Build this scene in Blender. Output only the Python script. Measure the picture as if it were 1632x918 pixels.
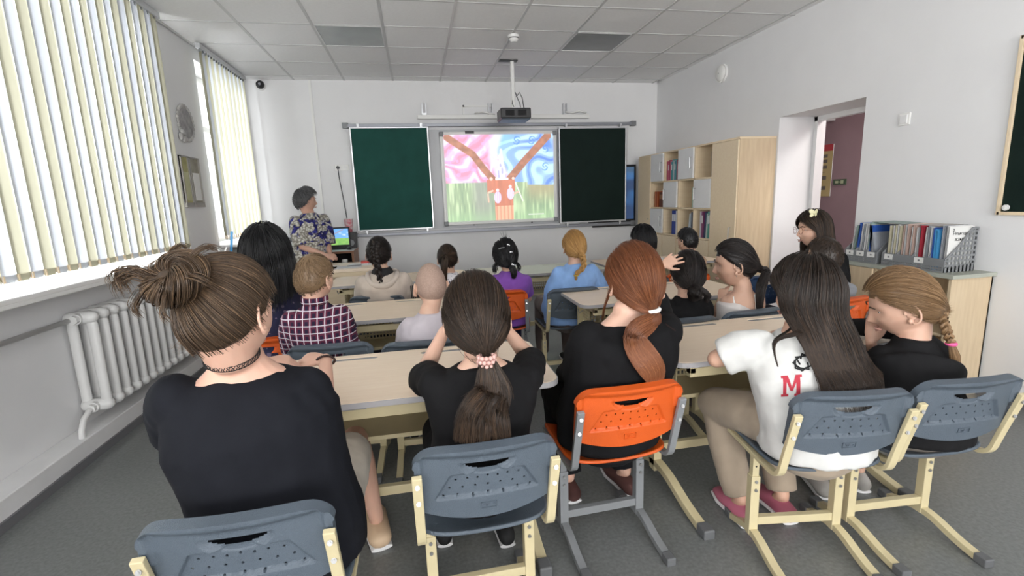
import bpy, bmesh, math, random
import numpy as np
from mathutils import Vector, Matrix, noise
for o in list(bpy.data.objects): bpy.data.objects.remove(o)
S = bpy.context.scene
COL = S.collection
PI = math.pi
rad = math.radians
# ------------------------------------------------------------------ camera
CH = 1.35; FPX = 774.0
def cam_rot(yaw=.1866, pitch=-.181, roll=-.036):
    cy, sy, cp, sp = math.cos(yaw), math.sin(yaw), math.cos(pitch), math.sin(pitch)
    f = Vector((sy*cp, cy*cp, sp)); r = Vector((cy, -sy, 0)); u = r.cross(f)
    c, s = math.cos(roll), math.sin(roll)
    return c*r+s*u, -s*r+c*u, f
CR, CU, CF = cam_rot()
cd = bpy.data.cameras.new('camera'); cam = bpy.data.objects.new('camera', cd); COL.objects.link(cam)
m = Matrix((CR, CU, -CF)).transposed().to_4x4(); m.translation = (0, 0, CH)
cam.matrix_world = m
cd.sensor_width = 36; cd.lens = 36*FPX/1632; cd.clip_start = .05
S.camera = cam
def at(u, v, x=None, y=None, z=None):
    d = CR*((u-816)/FPX)+CU*((459-v)/FPX)+CF
    t = x/d.x if x is not None else y/d.y if y is not None else (z-CH)/d.z
    p = d*t; return Vector((p.x, p.y, p.z+CH))
# ------------------------------------------------------------------ world and light
S.view_settings.view_transform = 'Standard'; S.view_settings.look = 'None'
S.view_settings.exposure = 0.78; S.view_settings.gamma = 1
w = bpy.data.worlds.new('sky'); S.world = w; w.use_nodes = True
bg = w.node_tree.nodes['Background']; bg.inputs[0].default_value = (.95, .97, 1, 1); bg.inputs[1].default_value = 1.2
def area(name, loc, rot, sx, sy, power, col=(1, 1, 1)):
    l = bpy.data.lights.new(name, 'AREA'); l.shape = 'RECTANGLE'; l.size = sx; l.size_y = sy; l.energy = power; l.color = col
    o = bpy.data.objects.new(name, l); COL.objects.link(o); o.location = loc; o.rotation_euler = rot; return o
# daylight outside the two windows, fill through two invented ones behind the camera, and an added corridor lamp
area('window_and_added_fill', (-3.0, 2.4, 1.9), (0, -rad(90), 0), 2.2, 4.2, 420, (.95, .98, 1))
area('window_and_added_fill', (-3.0, 5.95, 1.9), (0, -rad(90), 0), 2.2, 1.6, 40, (.95, .98, 1))
area('window_and_added_fill', (-2.9, -2.0, 1.75), (0, -rad(146), 0), 2.0, 3.2, 250, (1, .99, .98))  # fill through the invented left window behind the camera
area('window_and_added_fill', (.9, -4.9, 1.7), (rad(102), 0, 0), 3.6, 2.0, 185, (1, .99, .98))  # fill through the invented back window, to brighten the front wall
area('added_corridor_lamp', (4.9, 2.6, 2.75), (0, 0, 0), .8, 2.5, 45, (1, .97, .93))  # added lamp without a fitting, brightens the corridor
# ------------------------------------------------------------------ materials
def mat(name, col, rough=.6, metal=0, nscale=0, namt=.06, bump=0, bscale=200, spec=.5, emit=None, estr=1, trans=0, col2=None, ctype='noise', sheen=0, stretch=None, sss=0):
    M = bpy.data.materials.new(name); M.use_nodes = True; nt = M.node_tree; b = nt.nodes['Principled BSDF']
    b.inputs['Base Color'].default_value = (*col, 1); b.inputs['Roughness'].default_value = rough; b.inputs['Metallic'].default_value = metal
    b.inputs['Specular IOR Level'].default_value = spec
    if sheen: b.inputs['Sheen Weight'].default_value = sheen
    if sss:
        b.inputs['Subsurface Weight'].default_value = sss; b.inputs['Subsurface Radius'].default_value = (.012, .005, .003); b.inputs['Subsurface Scale'].default_value = 1
    if trans: b.inputs['Transmission Weight'].default_value = trans
    if emit: b.inputs['Emission Color'].default_value = (*emit, 1); b.inputs['Emission Strength'].default_value = estr
    L = nt.links.new
    tc = nt.nodes.new('ShaderNodeTexCoord'); src = tc.outputs['Object']
    if stretch:
        mp = nt.nodes.new('ShaderNodeMapping'); mp.inputs['Scale'].default_value = stretch; L(src, mp.inputs['Vector']); src = mp.outputs[0]
    if nscale:
        n = nt.nodes.new('ShaderNodeTexNoise'); n.inputs['Scale'].default_value = nscale; n.inputs['Detail'].default_value = 5; L(src, n.inputs['Vector'])
        r = nt.nodes.new('ShaderNodeValToRGB'); r.color_ramp.elements[0].position = .32; r.color_ramp.elements[1].position = .68
        c2 = col2 if col2 else tuple(min(1, c*(1+namt)) for c in col); c1 = col if col2 else tuple(c*(1-namt) for c in col)
        r.color_ramp.elements[0].color = (*c1, 1); r.color_ramp.elements[1].color = (*c2, 1)
        L(n.outputs['Fac'], r.inputs[0]); L(r.outputs[0], b.inputs['Base Color'])
    if bump:
        n2 = nt.nodes.new('ShaderNodeTexNoise'); n2.inputs['Scale'].default_value = bscale; n2.inputs['Detail'].default_value = 4; L(src, n2.inputs['Vector'])
        bp = nt.nodes.new('ShaderNodeBump'); bp.inputs['Strength'].default_value = bump; bp.inputs['Distance'].default_value = .01; L(n2.outputs['Fac'], bp.inputs['Height']); L(bp.outputs[0], b.inputs['Normal'])
    return M
M = {}
M['wall'] = mat('wall_paint', (.80, .80, .805), .75, nscale=3, namt=.015, bump=.03, bscale=60)
M['ceil'] = mat('ceiling_tile', (.90, .90, .90), .9, nscale=40, namt=.02, bump=.15, bscale=300)
M['grid'] = mat('ceiling_grid', (.62, .62, .62), .5)
M['floor'] = mat('grey_linoleum', (.135, .142, .14), .30, nscale=70, col2=(.19, .20, .197), bump=.012, bscale=120)
M['dark_trim'] = mat('dark_trim', (.16, .16, .17), .6)
M['white'] = mat('white_paint', (.78, .78, .78), .45, nscale=8, namt=.02)
M['plast_w'] = mat('white_plastic', (.82, .82, .80), .35)
M['plast_b'] = mat('black_plastic', (.02, .02, .022), .35)
M['grey_p'] = mat('grey_plastic', (.22, .23, .24), .45)
M['alu'] = mat('aluminium', (.62, .63, .65), .35, metal=.7)
M['alu_d'] = mat('dark_aluminium', (.28, .29, .32), .4, metal=.5)
M['green'] = mat('green_chalkboard', (.012, .070, .056), .65, nscale=5, namt=.12, spec=.15)
M['green_d'] = mat('dark_chalkboard', (.008, .018, .015), .65, nscale=5, namt=.12, spec=.12)
M['board_w'] = mat('whiteboard', (.50, .51, .53), .4)
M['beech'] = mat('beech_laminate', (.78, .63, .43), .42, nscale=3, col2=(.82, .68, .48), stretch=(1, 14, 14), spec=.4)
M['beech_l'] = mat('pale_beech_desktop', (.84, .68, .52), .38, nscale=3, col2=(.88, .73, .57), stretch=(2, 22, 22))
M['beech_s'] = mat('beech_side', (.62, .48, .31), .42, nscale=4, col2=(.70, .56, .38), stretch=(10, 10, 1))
M['pale_top'] = mat('pale_green_top', (.66, .68, .56), .45, nscale=4, namt=.03)
M['edge'] = mat('grey_edge_band', (.36, .35, .36), .5)
M['cream'] = mat('cream_painted_steel', (.60, .52, .32), .38, nscale=12, namt=.03)
M['greyst'] = mat('grey_painted_steel', (.22, .23, .24), .38)
M['bluegrey'] = mat('blue_grey_plastic', (.088, .112, .140), .45, bump=.35, bscale=420, nscale=6, namt=.06)
M['navy_p'] = mat('navy_plastic', (.03, .065, .15), .42, bump=.3, bscale=420)
M['orange'] = mat('orange_plastic', (.62, .095, .010), .45, bump=.25, bscale=420, nscale=6, namt=.04)
M['capgrey'] = mat('grey_rubber_cap', (.12, .125, .13), .6)
M['zinc'] = mat('zinc_bolt', (.42, .42, .42), .35, metal=.9)
M['black'] = mat('black_matt', (.01, .01, .011), .8)
M['paper'] = mat('paper', (.80, .80, .78), .7)
M['brown_box'] = mat('brown_wood', (.30, .14, .075), .5, nscale=5, namt=.1, stretch=(1, 1, 9))
M['red'] = mat('red_cover', (.55, .06, .05), .45)
M['blue'] = mat('blue_plastic_folder', (.02, .09, .42), .4)
M['blue_l'] = mat('light_blue_plastic', (.05, .30, .62), .4)
M['mauve'] = mat('mauve_wall', (.37, .25, .27), .8, nscale=4, namt=.04)
M['yellow'] = mat('yellow_poster', (.62, .48, .20), .6)
M['radiator'] = mat('radiator_enamel', (.70, .70, .69), .35)
M['glassy'] = mat('tv_glass', (.008, .02, .06), .12)
# ------------------------------------------------------------------ mesh helpers
class MB:
    def __init__(s): s.v = []; s.f = []; s.n = 0
    def add(s, v, f):
        s.v += [tuple(p) for p in v]; s.f += [tuple(i+s.n for i in q) for q in f]; s.n += len(v); return s
    def box(s, c, d, R=None):
        x, y, z = d[0]/2, d[1]/2, d[2]/2
        v = [Vector((a*x, b*y, e*z)) for a in (-1, 1) for b in (-1, 1) for e in (-1, 1)]
        if R is not None: v = [R@p for p in v]
        c = Vector(c)
        return s.add([p+c for p in v], [(0, 1, 3, 2), (4, 6, 7, 5), (0, 4, 5, 1), (2, 3, 7, 6), (0, 2, 6, 4), (1, 5, 7, 3)])
    def bb(s, a, b): return s.box([(a[i]+b[i])/2 for i in range(3)], [abs(b[i]-a[i]) for i in range(3)])
    def prism(s, pts, h0, h1, ax=2):
        n = len(pts)
        def P(p, h):
            return (p[0], p[1], h) if ax == 2 else (p[0], h, p[1]) if ax == 1 else (h, p[0], p[1])
        return s.add([P(p, h0) for p in pts]+[P(p, h1) for p in pts], [tuple(range(n-1, -1, -1)), tuple(range(n, 2*n))]+[(i, (i+1) % n, n+(i+1) % n, n+i) for i in range(n)])
    def loft(s, rings, cap=True):
        n = len(rings[0]); b = s.n
        v = [p for r in rings for p in r]; f = []
        for k in range(len(rings)-1):
            for i in range(n): f.append((k*n+i, k*n+(i+1) % n, (k+1)*n+(i+1) % n, (k+1)*n+i))
        if cap: f.append(tuple(range(n-1, -1, -1))); f.append(tuple((len(rings)-1)*n+i for i in range(n)))
        return s.add(v, f)
    def tube(s, path, r, n=10, up=None, sq=False, ball=False):
        path = [Vector(p) for p in path]; K = len(path)
        if not isinstance(r, (list, tuple)): r = [r]*K
        r = [(q, q) if not isinstance(q, (tuple, list)) else q for q in r]
        if ball:   # rounded ends
            d0 = (path[0]-path[1]).normalized(); d1 = (path[-1]-path[-2]).normalized()
            a0 = min(r[0]); a1 = min(r[-1])
            pre = [(path[0]+d0*a0*math.sin(t), tuple(q*math.cos(t) for q in r[0])) for t in (1.35, 1.0, .6)]
            pos = [(path[-1]+d1*a1*math.sin(t), tuple(q*math.cos(t) for q in r[-1])) for t in (.6, 1.0, 1.35)]
            path = [p for p, _ in pre]+path+[p for p, _ in pos]; r = [q for _, q in pre]+list(r)+[q for _, q in pos]; K = len(path)
        T = [(path[min(i+1, K-1)]-path[max(i-1, 0)]).normalized() for i in range(K)]
        a = Vector(up) if up is not None else (Vector((1, 0, 0)) if abs(T[0].x) < .8 else Vector((0, 0, 1)))
        rings = []
        for i in range(K):
            a = (a-T[i]*a.dot(T[i])).normalized(); b = T[i].cross(a)
            ring = []
            for k in range(n):
                t = 2*PI*(k+.5)/n
                c, q = math.cos(t), math.sin(t)
                if sq: mm = max(abs(c), abs(q)); c /= mm; q /= mm
                ring.append(path[i]+a*(r[i][0]*c)+b*(r[i][1]*q))
            rings.append(ring)
            if up is not None: a = Vector(up)
        return s.loft(rings)
    def cyl(s, c, ax, r, h, n=16, r2=None):
        c = Vector(c); ax = Vector(ax).normalized()
        return s.tube([c-ax*h/2, c+ax*h/2], [r, r if r2 is None else r2], n)
    def ell(s, c, r, n=14, m_=9, R=None):
        v = []; f = []
        for j in range(1, m_):
            for i in range(n):
                t = PI*j/m_; p = 2*PI*i/n
                v.append(Vector((r[0]*math.sin(t)*math.cos(p), r[1]*math.sin(t)*math.sin(p), r[2]*math.cos(t))))
        v += [Vector((0, 0, r[2])), Vector((0, 0, -r[2]))]
        for j in range(m_-2):
            for i in range(n): f.append((j*n+i, (j+1)*n+i, (j+1)*n+(i+1) % n, j*n+(i+1) % n))
        T, B = (m_-1)*n, (m_-1)*n+1
        for i in range(n): f.append((T, i, (i+1) % n)); f.append((B, (m_-2)*n+(i+1) % n, (m_-2)*n+i))
        if R is not None: v = [R@p for p in v]
        return s.add([p+Vector(c) for p in v], f)
    def mesh(s, name):
        me = bpy.data.meshes.new(name); me.from_pydata(s.v, [], s.f); me.update(); return me
def obj(name, mb, material=None, parent=None, bevel=0, smooth=False, kind=None, segs=2, loc=None, rot=None, autos=None):
    me = mb.mesh(name) if isinstance(mb, MB) else mb
    o = bpy.data.objects.new(name, me); COL.objects.link(o)
    if material is not None and len(me.materials) == 0: me.materials.append(material)
    if parent is not None: o.parent = parent
    if bevel:
        b = o.modifiers.new('bevel', 'BEVEL'); b.width = bevel; b.segments = segs; b.limit_method = 'ANGLE'; b.angle_limit = rad(40)
    if smooth: me.shade_smooth()
    if autos: me.shade_smooth(); me.set_sharp_from_angle(angle=rad(autos))
    if kind: o['kind'] = kind
    if loc is not None: o.location = loc
    if rot is not None: o.rotation_euler = rot
    return o
def empty(name, loc=(0, 0, 0), rz=0):
    o = bpy.data.objects.new(name, None); COL.objects.link(o); o.location = loc; o.rotation_euler = (0, 0, rz); o.empty_display_size = .1; return o
def tag(o, label, cat, group=None, kind=None):
    if label: o['label'] = label
    if cat: o['category'] = cat
    if group: o['group'] = group
    if kind: o['kind'] = kind
    return o
def struct(name, mb, m_, **k):
    o = obj(name, mb, m_, **k); o['kind'] = 'structure'; return o
def copy_tree(o, parent=None):
    c = o.copy(); COL.objects.link(c)
    if parent is not None: c.parent = parent
    for ch in list(o.children): copy_tree(ch, c)
    return c
def bake(o):
    dg = bpy.context.evaluated_depsgraph_get(); me = bpy.data.meshes.new_from_object(o.evaluated_get(dg)); return me
def text(name, body, size, material, parent, loc, rot, extrude=.0005, align='CENTER', bold=0):
    c = bpy.data.curves.new(name, 'FONT'); c.offset = bold; c.body = body; c.size = size; c.extrude = extrude; c.align_x = align; c.align_y = 'CENTER'
    t = bpy.data.objects.new(name, c); COL.objects.link(t); bpy.context.view_layer.update()
    me = bake(t); bpy.data.objects.remove(t)
    return obj(name, me, material, parent, loc=loc, rot=rot)
# ------------------------------------------------------------------ room shell
XL, XR, YF, YB, ZC = -2.0, 3.5, 6.8, -3.9, 2.9
fl = MB().bb((XL-.4, YB, -.1), (XR+4.0, YF+.2, 0)); struct('floor', fl, M['floor'])
struct('wall_front', MB().bb((XL-.4, YF, 0), (XR, YF+.2, 3.1)), M['wall'])
# left wall with two windows and an invented third for fill light (openings y .3..4.5 and 5.25..6.55, z 1.0..2.78)
W1, W2, W3, WZ0, WZ1 = (.3, 4.5), (5.47, 6.6), (-3.5, -.5), .97, 2.78
lw = MB()
for a, b, z0, z1 in ((YB, W3[0], 0, 3.1), (W3[0], W3[1], 0, WZ0), (W3[0], W3[1], WZ1, 3.1), (W3[1], W1[0], 0, 3.1), (W1[1], W2[0], 0, 3.1), (W2[1], YF, 0, 3.1), (W1[0], W1[1], 0, WZ0), (W1[0], W1[1], WZ1, 3.1), (W2[0], W2[1], 0, WZ0), (W2[0], W2[1], WZ1, 3.1)):
    lw.bb((XL-.35, a, z0), (XL, b, z1))
struct('wall_left', lw, M['wall'])
bw = MB()
for a, b, z0, z1 in ((XL-.4, -.9, 0, 3.1), (2.7, XR+.45, 0, 3.1), (-.9, 2.7, 0, .9), (-.9, 2.7, 2.7, 3.1)): bw.bb((a, YB-.2, z0), (b, YB, z1))
struct('wall_back', bw, M['wall'])
w4 = struct('window_4', MB().bb((-.9, YB-.15, .9), (-.86, YB-.1, 2.7)), M['white'])  # invented back-wall window, added to let fill light in
for x in (.3, 1.5, 2.66): obj('frame_post', MB().bb((x-.03, YB-.15, .9), (x+.03, YB-.1, 2.7)), M['plast_w'], w4)
for z in (.9, 2.65): obj('frame_rail', MB().bb((-.9, YB-.149, z), (2.7, YB-.101, z+.05)), M['plast_w'], w4)
# right wall with doorway y 3.38..4.30, z..2.035
rw = MB(); DY0, DY1, DZ = 3.38, 4.31, 2.035
for a, b, z0, z1 in ((YB, DY0, 0, 3.1), (DY1, YF+.2, 0, 3.1), (DY0, DY1, DZ, 3.1)): rw.bb((XR, a, z0), (XR+.45, b, z1))
struct('wall_right', rw, M['wall'])
# ceiling: slab above, tiles and grid rails as parts
ce = struct('ceiling', MB().bb((XL-.4, YB, 3.0), (XR+.45, YF+.2, 3.1)), M['ceil'])
GX, GY = -1.379, 6.595
tile = MB().bb((-.291, -.291, 0), (.291, .291, .012)); tme = tile.mesh('ceiling_tile'); tme.materials.append(M['ceil'])
xs = [GX+.6*i for i in range(-1, 9)]
lights = {(1, 2), (5, 2)}
for i in range(-1, 8):
    for j in range(0, 14):
        if (i, j) in lights: continue
        o = obj('ceiling_tile', tme, None, ce, loc=(GX+.6*(i+.5), GY-.6*(j+.5), ZC+.004+random.Random(i*31+j).uniform(-.001, .001)))
for j in range(0, 12):   # narrow cut tiles along the right wall
    obj('cut_tile', MB().bb((GX+4.8+.012, GY-.6*(j+1)+.01, ZC+.004), (XR, GY-.6*j-.01, ZC+.014)), M['ceil'], ce)
for i in range(-1, 8):
    obj('cut_tile', MB().bb((GX+.6*i+.01, GY+.012, ZC+.004), (GX+.6*(i+1)-.01, YF, ZC+.014)), M['ceil'], ce)
for i in range(-1, 9): obj('grid_rail', MB().bb((GX+.6*i-.012, YB, ZC), (GX+.6*i+.012, YF, ZC+.03)), M['grid'], ce)
for j in range(0, 13): obj('grid_rail', MB().bb((XL, GY-.6*j-.010, ZC+.001), (XR, GY-.6*j+.010, ZC+.025)), M['grid'], ce)
M['lightpanel'] = mat('unlit_frosted_panel', (.40, .43, .43), .25, nscale=6, namt=.05)
M['lightpanel2'] = mat('unlit_frosted_panel_dim', (.25, .26, .265), .25, nscale=6, namt=.05)
for k, (i, lab) in enumerate(((1, 'unlit square ceiling light panel left of the projector pole, nearer the window blinds'), (5, 'unlit square ceiling light panel right of the smoke detector, darker grey'))):
    e = tag(empty('ceiling_light', (GX+.6*(i+.5), GY-.6*2.5, ZC)), lab, 'ceiling light', 'square ceiling lights')
    obj('diffuser', MB().bb((-.278, -.278, .002), (.278, .278, .01)), M['lightpanel'] if k == 0 else M['lightpanel2'], e)
    f = MB()
    for s_ in (-1, 1): f.bb((s_*.29, -.29, -.002), (s_*.278, .29, .012)); f.bb((-.29, s_*.29, -.002), (.29, s_*.278, .012))
    obj('frame', f, M['white'], e)
struct('baseboard_front', MB().bb((XL, YF-.015, 0), (XR, YF, .07)), M['dark_trim'])
struct('baseboard_right', MB().bb((XR-.015, YB, 0), (XR, DY0, .07)), M['dark_trim'])
# raised kerb with the heating pipe box along the window wall
struct('trim_1', MB().bb((XL, YB, 0), (-1.865, YF, .135)), M['white'], bevel=.006)
struct('trim_2', MB().bb((-1.868, YB, 0), (-1.852, YF, .045)), M['dark_trim'])
# windows
def window(n, y0, y1, npan):
    r = struct('window_%d' % n, MB().bb((XL-.36, y0, WZ0), (XL-.34, y0+.01, WZ1)), M['white'])
    x0, x1 = XL-.30, XL-.235
    ys = [y0+(y1-y0)*k/npan for k in range(npan+1)]
    for k, y in enumerate(ys):
        a = max(y0, y-.035); b = min(y1, y+.035); obj('frame_post', MB().bb((x0, a, WZ0), (x1, b, WZ1)), M['plast_w'], r, bevel=.004)
    for z in (WZ0, WZ1-.06, 2.2): obj('frame_rail', MB().bb((x0+.003, y0, z), (x1-.003, y1, z+.06)), M['plast_w'], r, bevel=.004)
    for k in range(npan): obj('pane', MB().bb((x0+.03, ys[k]+.02, WZ0+.02), (x0+.036, ys[k+1]-.02, WZ1-.02)), M['pane'], r)
    s = obj('window_sill', MB().bb((XL-.235, y0-.02, .965), (-1.80, y1+.02, .992)).bb((-1.815, y0-.02, .945), (-1.80, y1+.02, .97)), M['plast_w'], r, bevel=.005)
    return r
pm = bpy.data.materials.new('window_glass'); pm.use_nodes = True; nt = pm.node_tree; nt.nodes.clear()
o_ = nt.nodes.new('ShaderNodeOutputMaterial'); mx = nt.nodes.new('ShaderNodeMixShader'); tr = nt.nodes.new('ShaderNodeBsdfTransparent'); gl = nt.nodes.new('ShaderNodeBsdfGlossy'); gl.inputs['Roughness'].default_value = .03
mx.inputs[0].default_value = .06; nt.links.new(tr.outputs[0], mx.inputs[1]); nt.links.new(gl.outputs[0], mx.inputs[2]); nt.links.new(mx.outputs[0], o_.inputs[0]); M['pane'] = pm
window(1, W1[0], W1[1], 3); window(2, W2[0], W2[1], 2); window(3, W3[0], W3[1], 2)  # the third one is invented, put in for its light
# vertical blinds
def slat_mat(name, col, tcol):
    m_ = bpy.data.materials.new(name); m_.use_nodes = True; nt = m_.node_tree; nt.nodes.clear()
    out = nt.nodes.new('ShaderNodeOutputMaterial'); mx = nt.nodes.new('ShaderNodeMixShader'); d = nt.nodes.new('ShaderNodeBsdfDiffuse'); t = nt.nodes.new('ShaderNodeBsdfTranslucent')
    n = nt.nodes.new('ShaderNodeTexNoise'); n.inputs['Scale'].default_value = 2.5; tc = nt.nodes.new('ShaderNodeTexCoord'); nt.links.new(tc.outputs['Object'], n.inputs['Vector'])
    r = nt.nodes.new('ShaderNodeValToRGB'); r.color_ramp.elements[0].color = (*[c*.93 for c in tcol], 1); r.color_ramp.elements[1].color = (*tcol, 1); nt.links.new(n.outputs['Fac'], r.inputs[0])
    d.inputs[0].default_value = (*col, 1); nt.links.new(r.outputs[0], t.inputs[0]); mx.inputs[0].default_value = .26
    nt.links.new(d.outputs[0], mx.inputs[1]); nt.links.new(t.outputs[0], mx.inputs[2]); nt.links.new(mx.outputs[0], out.inputs[0]); return m_
M['slat_c'] = slat_mat('cream_blind_fabric', (.52, .50, .37), (.20, .193, .150))
M['slat_w'] = slat_mat('white_blind_fabric', (.62, .65, .70), (.225, .235, .26))
def slat_mesh(name, wd, h, m_):
    v = []; f = []; nx = 6
    for j, z in enumerate((0, h)):
        for i in range(nx+1):
            t = i/nx*2-1; v.append((.006*(1-t*t), t*wd/2, z))
    n = nx+1
    for i in range(nx): f.append((i, i+1, n+i+1, n+i))
    me = bpy.data.meshes.new(name); me.from_pydata(v, [], f); me.materials.append(m_); me.shade_smooth(); return me
def blind(y0, y1, pitch, wd, ang, z0, label):
    r = tag(empty('vertical_blind', (-1.9, (y0+y1)/2, z0)), label, 'blinds', 'vertical fabric window blinds')
    yc = (y0+y1)/2; h = 2.845-z0
    obj('head_rail', MB().bb((-.022, y0-yc-.03, h), (.022, y1-yc+.03, h+.045)), M['alu'], r, bevel=.003)
    mc, mw = slat_mesh('slat', wd, h, M['slat_c']), slat_mesh('slat', wd, h, M['slat_w'])
    wt = MB().bb((-.003, -wd/2+.004, 0), (.003, wd/2-.004, .035)).mesh('bottom_weight'); wt.materials.append(M['beech_s'])
    cp = MB().bb((-.008, -.012, -.02), (.008, .012, 0)).mesh('slat_clip'); cp.materials.append(M['grey_p'])
    n = int(round((y1-y0)/pitch)); rng = random.Random(int(y0*10))
    for k in range(n):
        y = y1-yc-pitch*(k+.5)
        a = ang+rng.uniform(-.03, .03)
        s = obj('slat', mc if k % 2 == 0 else mw, None, r, loc=(0, y, 0), rot=(0, 0, a))
        obj('bottom_weight', wt, None, s); obj('slat_clip', cp, None, s, loc=(0, 0, h))
    ch = MB(); ys = [y1-yc-pitch*(k+.5) for k in range(n)]
    for a, b in zip(ys[:-1], ys[1:]):
        for q in (-.022, .022): ch.tube([(q, a+ (b-a)*t, .012-.03*math.sin(PI*t)) for t in (0, .25, .5, .75, 1)], .0016, 5)
    obj('bead_chain', ch, M['plast_w'], r, kind='stuff')
    return r
blind(.35, 4.57, .088, .108, .09, 1.045, 'wide vertical blind with alternating cream and white slats, over the large window nearest the camera')
blind(5.36, 6.58, .065, .089, .62, 1.055, 'narrower pale vertical blind with angled slats, in the corner beside the front wall')
# radiator
rd = tag(empty('radiator', (-1.905, 3.05, .2)), 'white cast iron ribbed radiator under the large striped window blind', 'radiator')
sec = MB()
for q in (-.05, .05):
    sec.tube([(q*.9, 0, .05), (q, 0, .09), (q, 0, .53), (q*.9, 0, .57)], [(.024, .02), (.028, .021), (.028, .021), (.024, .02)], 12, ball=True)
sec.tube([(-.05, 0, .055), (.05, 0, .055)], [.036, .036], 12, ball=True); sec.tube([(-.05, 0, .575), (.05, 0, .575)], [.036, .036], 12, ball=True)
sec.cyl((0, 0, .055), (0, 1, 0), .03, .1, 14); sec.cyl((0, 0, .575), (0, 1, 0), .03, .1, 14)
sm = sec.mesh('section'); sm.materials.append(M['radiator']); sm.shade_smooth(); sm.set_sharp_from_angle(angle=rad(50))
for k in range(15): obj('radiator_section', sm, None, rd, loc=(0, .05+.098*k, 0))
obj('lower_pipe', MB().tube([(0, .03, .055), (0, -.03, .05), (0, -.09, .02), (.005, -.13, -.03), (.01, -.145, -.08)], .016, 12), M['radiator'], rd, smooth=True)
for z in (.575, .055): obj('valve_nut', MB().cyl((0, -.005, z), (0, 1, 0), .026, .04, 6), M['radiator'], rd)
tag(obj('heating_pipe', MB().tube([(-1.925, -1.2, .775), (-1.925, 3.03, .775)], .0135, 12), M['radiator'], smooth=True), 'thin white heating pipe running horizontally along the wall towards the camera end of the radiator', 'pipe')
tag(obj('heating_pipe', MB().tube([(-1.925, 4.58, .775), (-1.925, 6.1, .78), (-1.925, 6.15, .4), (-1.925, 6.15, .135)], .0135, 12), M['radiator'], smooth=True), 'white heating pipe running from the far end of the radiator towards the corner', 'pipe')
# ---- painted grid pictures (flat print)
def painting(name, nx, nz, wd, ht, fn, parent, material, loc, rot):
    u, v = np.meshgrid((np.arange(nx)+.5)/nx, (np.arange(nz)+.5)/nz)
    col = fn(u, v)           # v up
    X, Z = np.meshgrid(np.linspace(-wd/2, wd/2, nx+1), np.linspace(0, ht, nz+1))
    vs = np.stack([X, 0*X, Z], -1).reshape(-1, 3)
    i = (np.arange(nz)[:, None]*(nx+1)+np.arange(nx)[None]).reshape(-1)
    fs = np.stack([i, i+1, i+nx+2, i+nx+1], 1)
    me = bpy.data.meshes.new(name); me.from_pydata(vs.tolist(), [], fs.tolist())
    at_ = me.color_attributes.new('print', 'FLOAT_COLOR', 'CORNER')
    c = np.concatenate([col.reshape(-1, 3), np.ones((nx*nz, 1))], 1); at_.data.foreach_set('color', np.repeat(c, 4, 0).astype(np.float32).reshape(-1))
    return obj(name, me, material, parent, loc=loc, rot=rot)
def print_mat(name, estr, rough=.4, base=True):
    m_ = bpy.data.materials.new(name); m_.use_nodes = True; nt = m_.node_tree; b = nt.nodes['Principled BSDF']; a = nt.nodes.new('ShaderNodeAttribute'); a.attribute_name = 'print'
    if base: nt.links.new(a.outputs['Color'], b.inputs['Base Color'])
    else: b.inputs['Base Color'].default_value = (.1, .1, .1, 1)
    b.inputs['Roughness'].default_value = rough
    if estr: nt.links.new(a.outputs['Color'], b.inputs['Emission Color']); b.inputs['Emission Strength'].default_value = estr
    return m_
M['projected'] = print_mat('projected_picture', .55); M['print'] = print_mat('printed_paper', 0); M['lcd'] = print_mat('lit_screen', .7, .2, False); M['tvscreen'] = print_mat('dim_screen', .45, .2, False)
def smooth(x, a, b): t = np.clip((x-a)/(b-a+1e-9), 0, 1); return t*t*(3-2*t)
def vnoise(u, v, sx, sy, seed):
    r = np.random.RandomState(seed).rand(int(sy)+3, int(sx)+3); x = u*sx; y = v*sy; i = x.astype(int); j = y.astype(int); fx = x-i; fy = y-j; fx = fx*fx*(3-2*fx); fy = fy*fy*(3-2*fy)
    return (r[j, i]*(1-fx)+r[j, i+1]*fx)*(1-fy)+(r[j+1, i]*(1-fx)+r[j+1, i+1]*fx)*fy
def mixc(c, col, a): a = np.clip(a, 0, 1)[..., None]; return c*(1-a)+np.array(col)*a
def seg(u, v, x0, y0, x1, y1, asp=1.3):
    du, dv = (x1-x0)*asp, y1-y0; t = np.clip(((u-x0)*asp*du+(v-y0)*dv)/(du*du+dv*dv), 0, 1)
    return np.hypot((u-x0)*asp-du*t, v-y0-dv*t)
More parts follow.
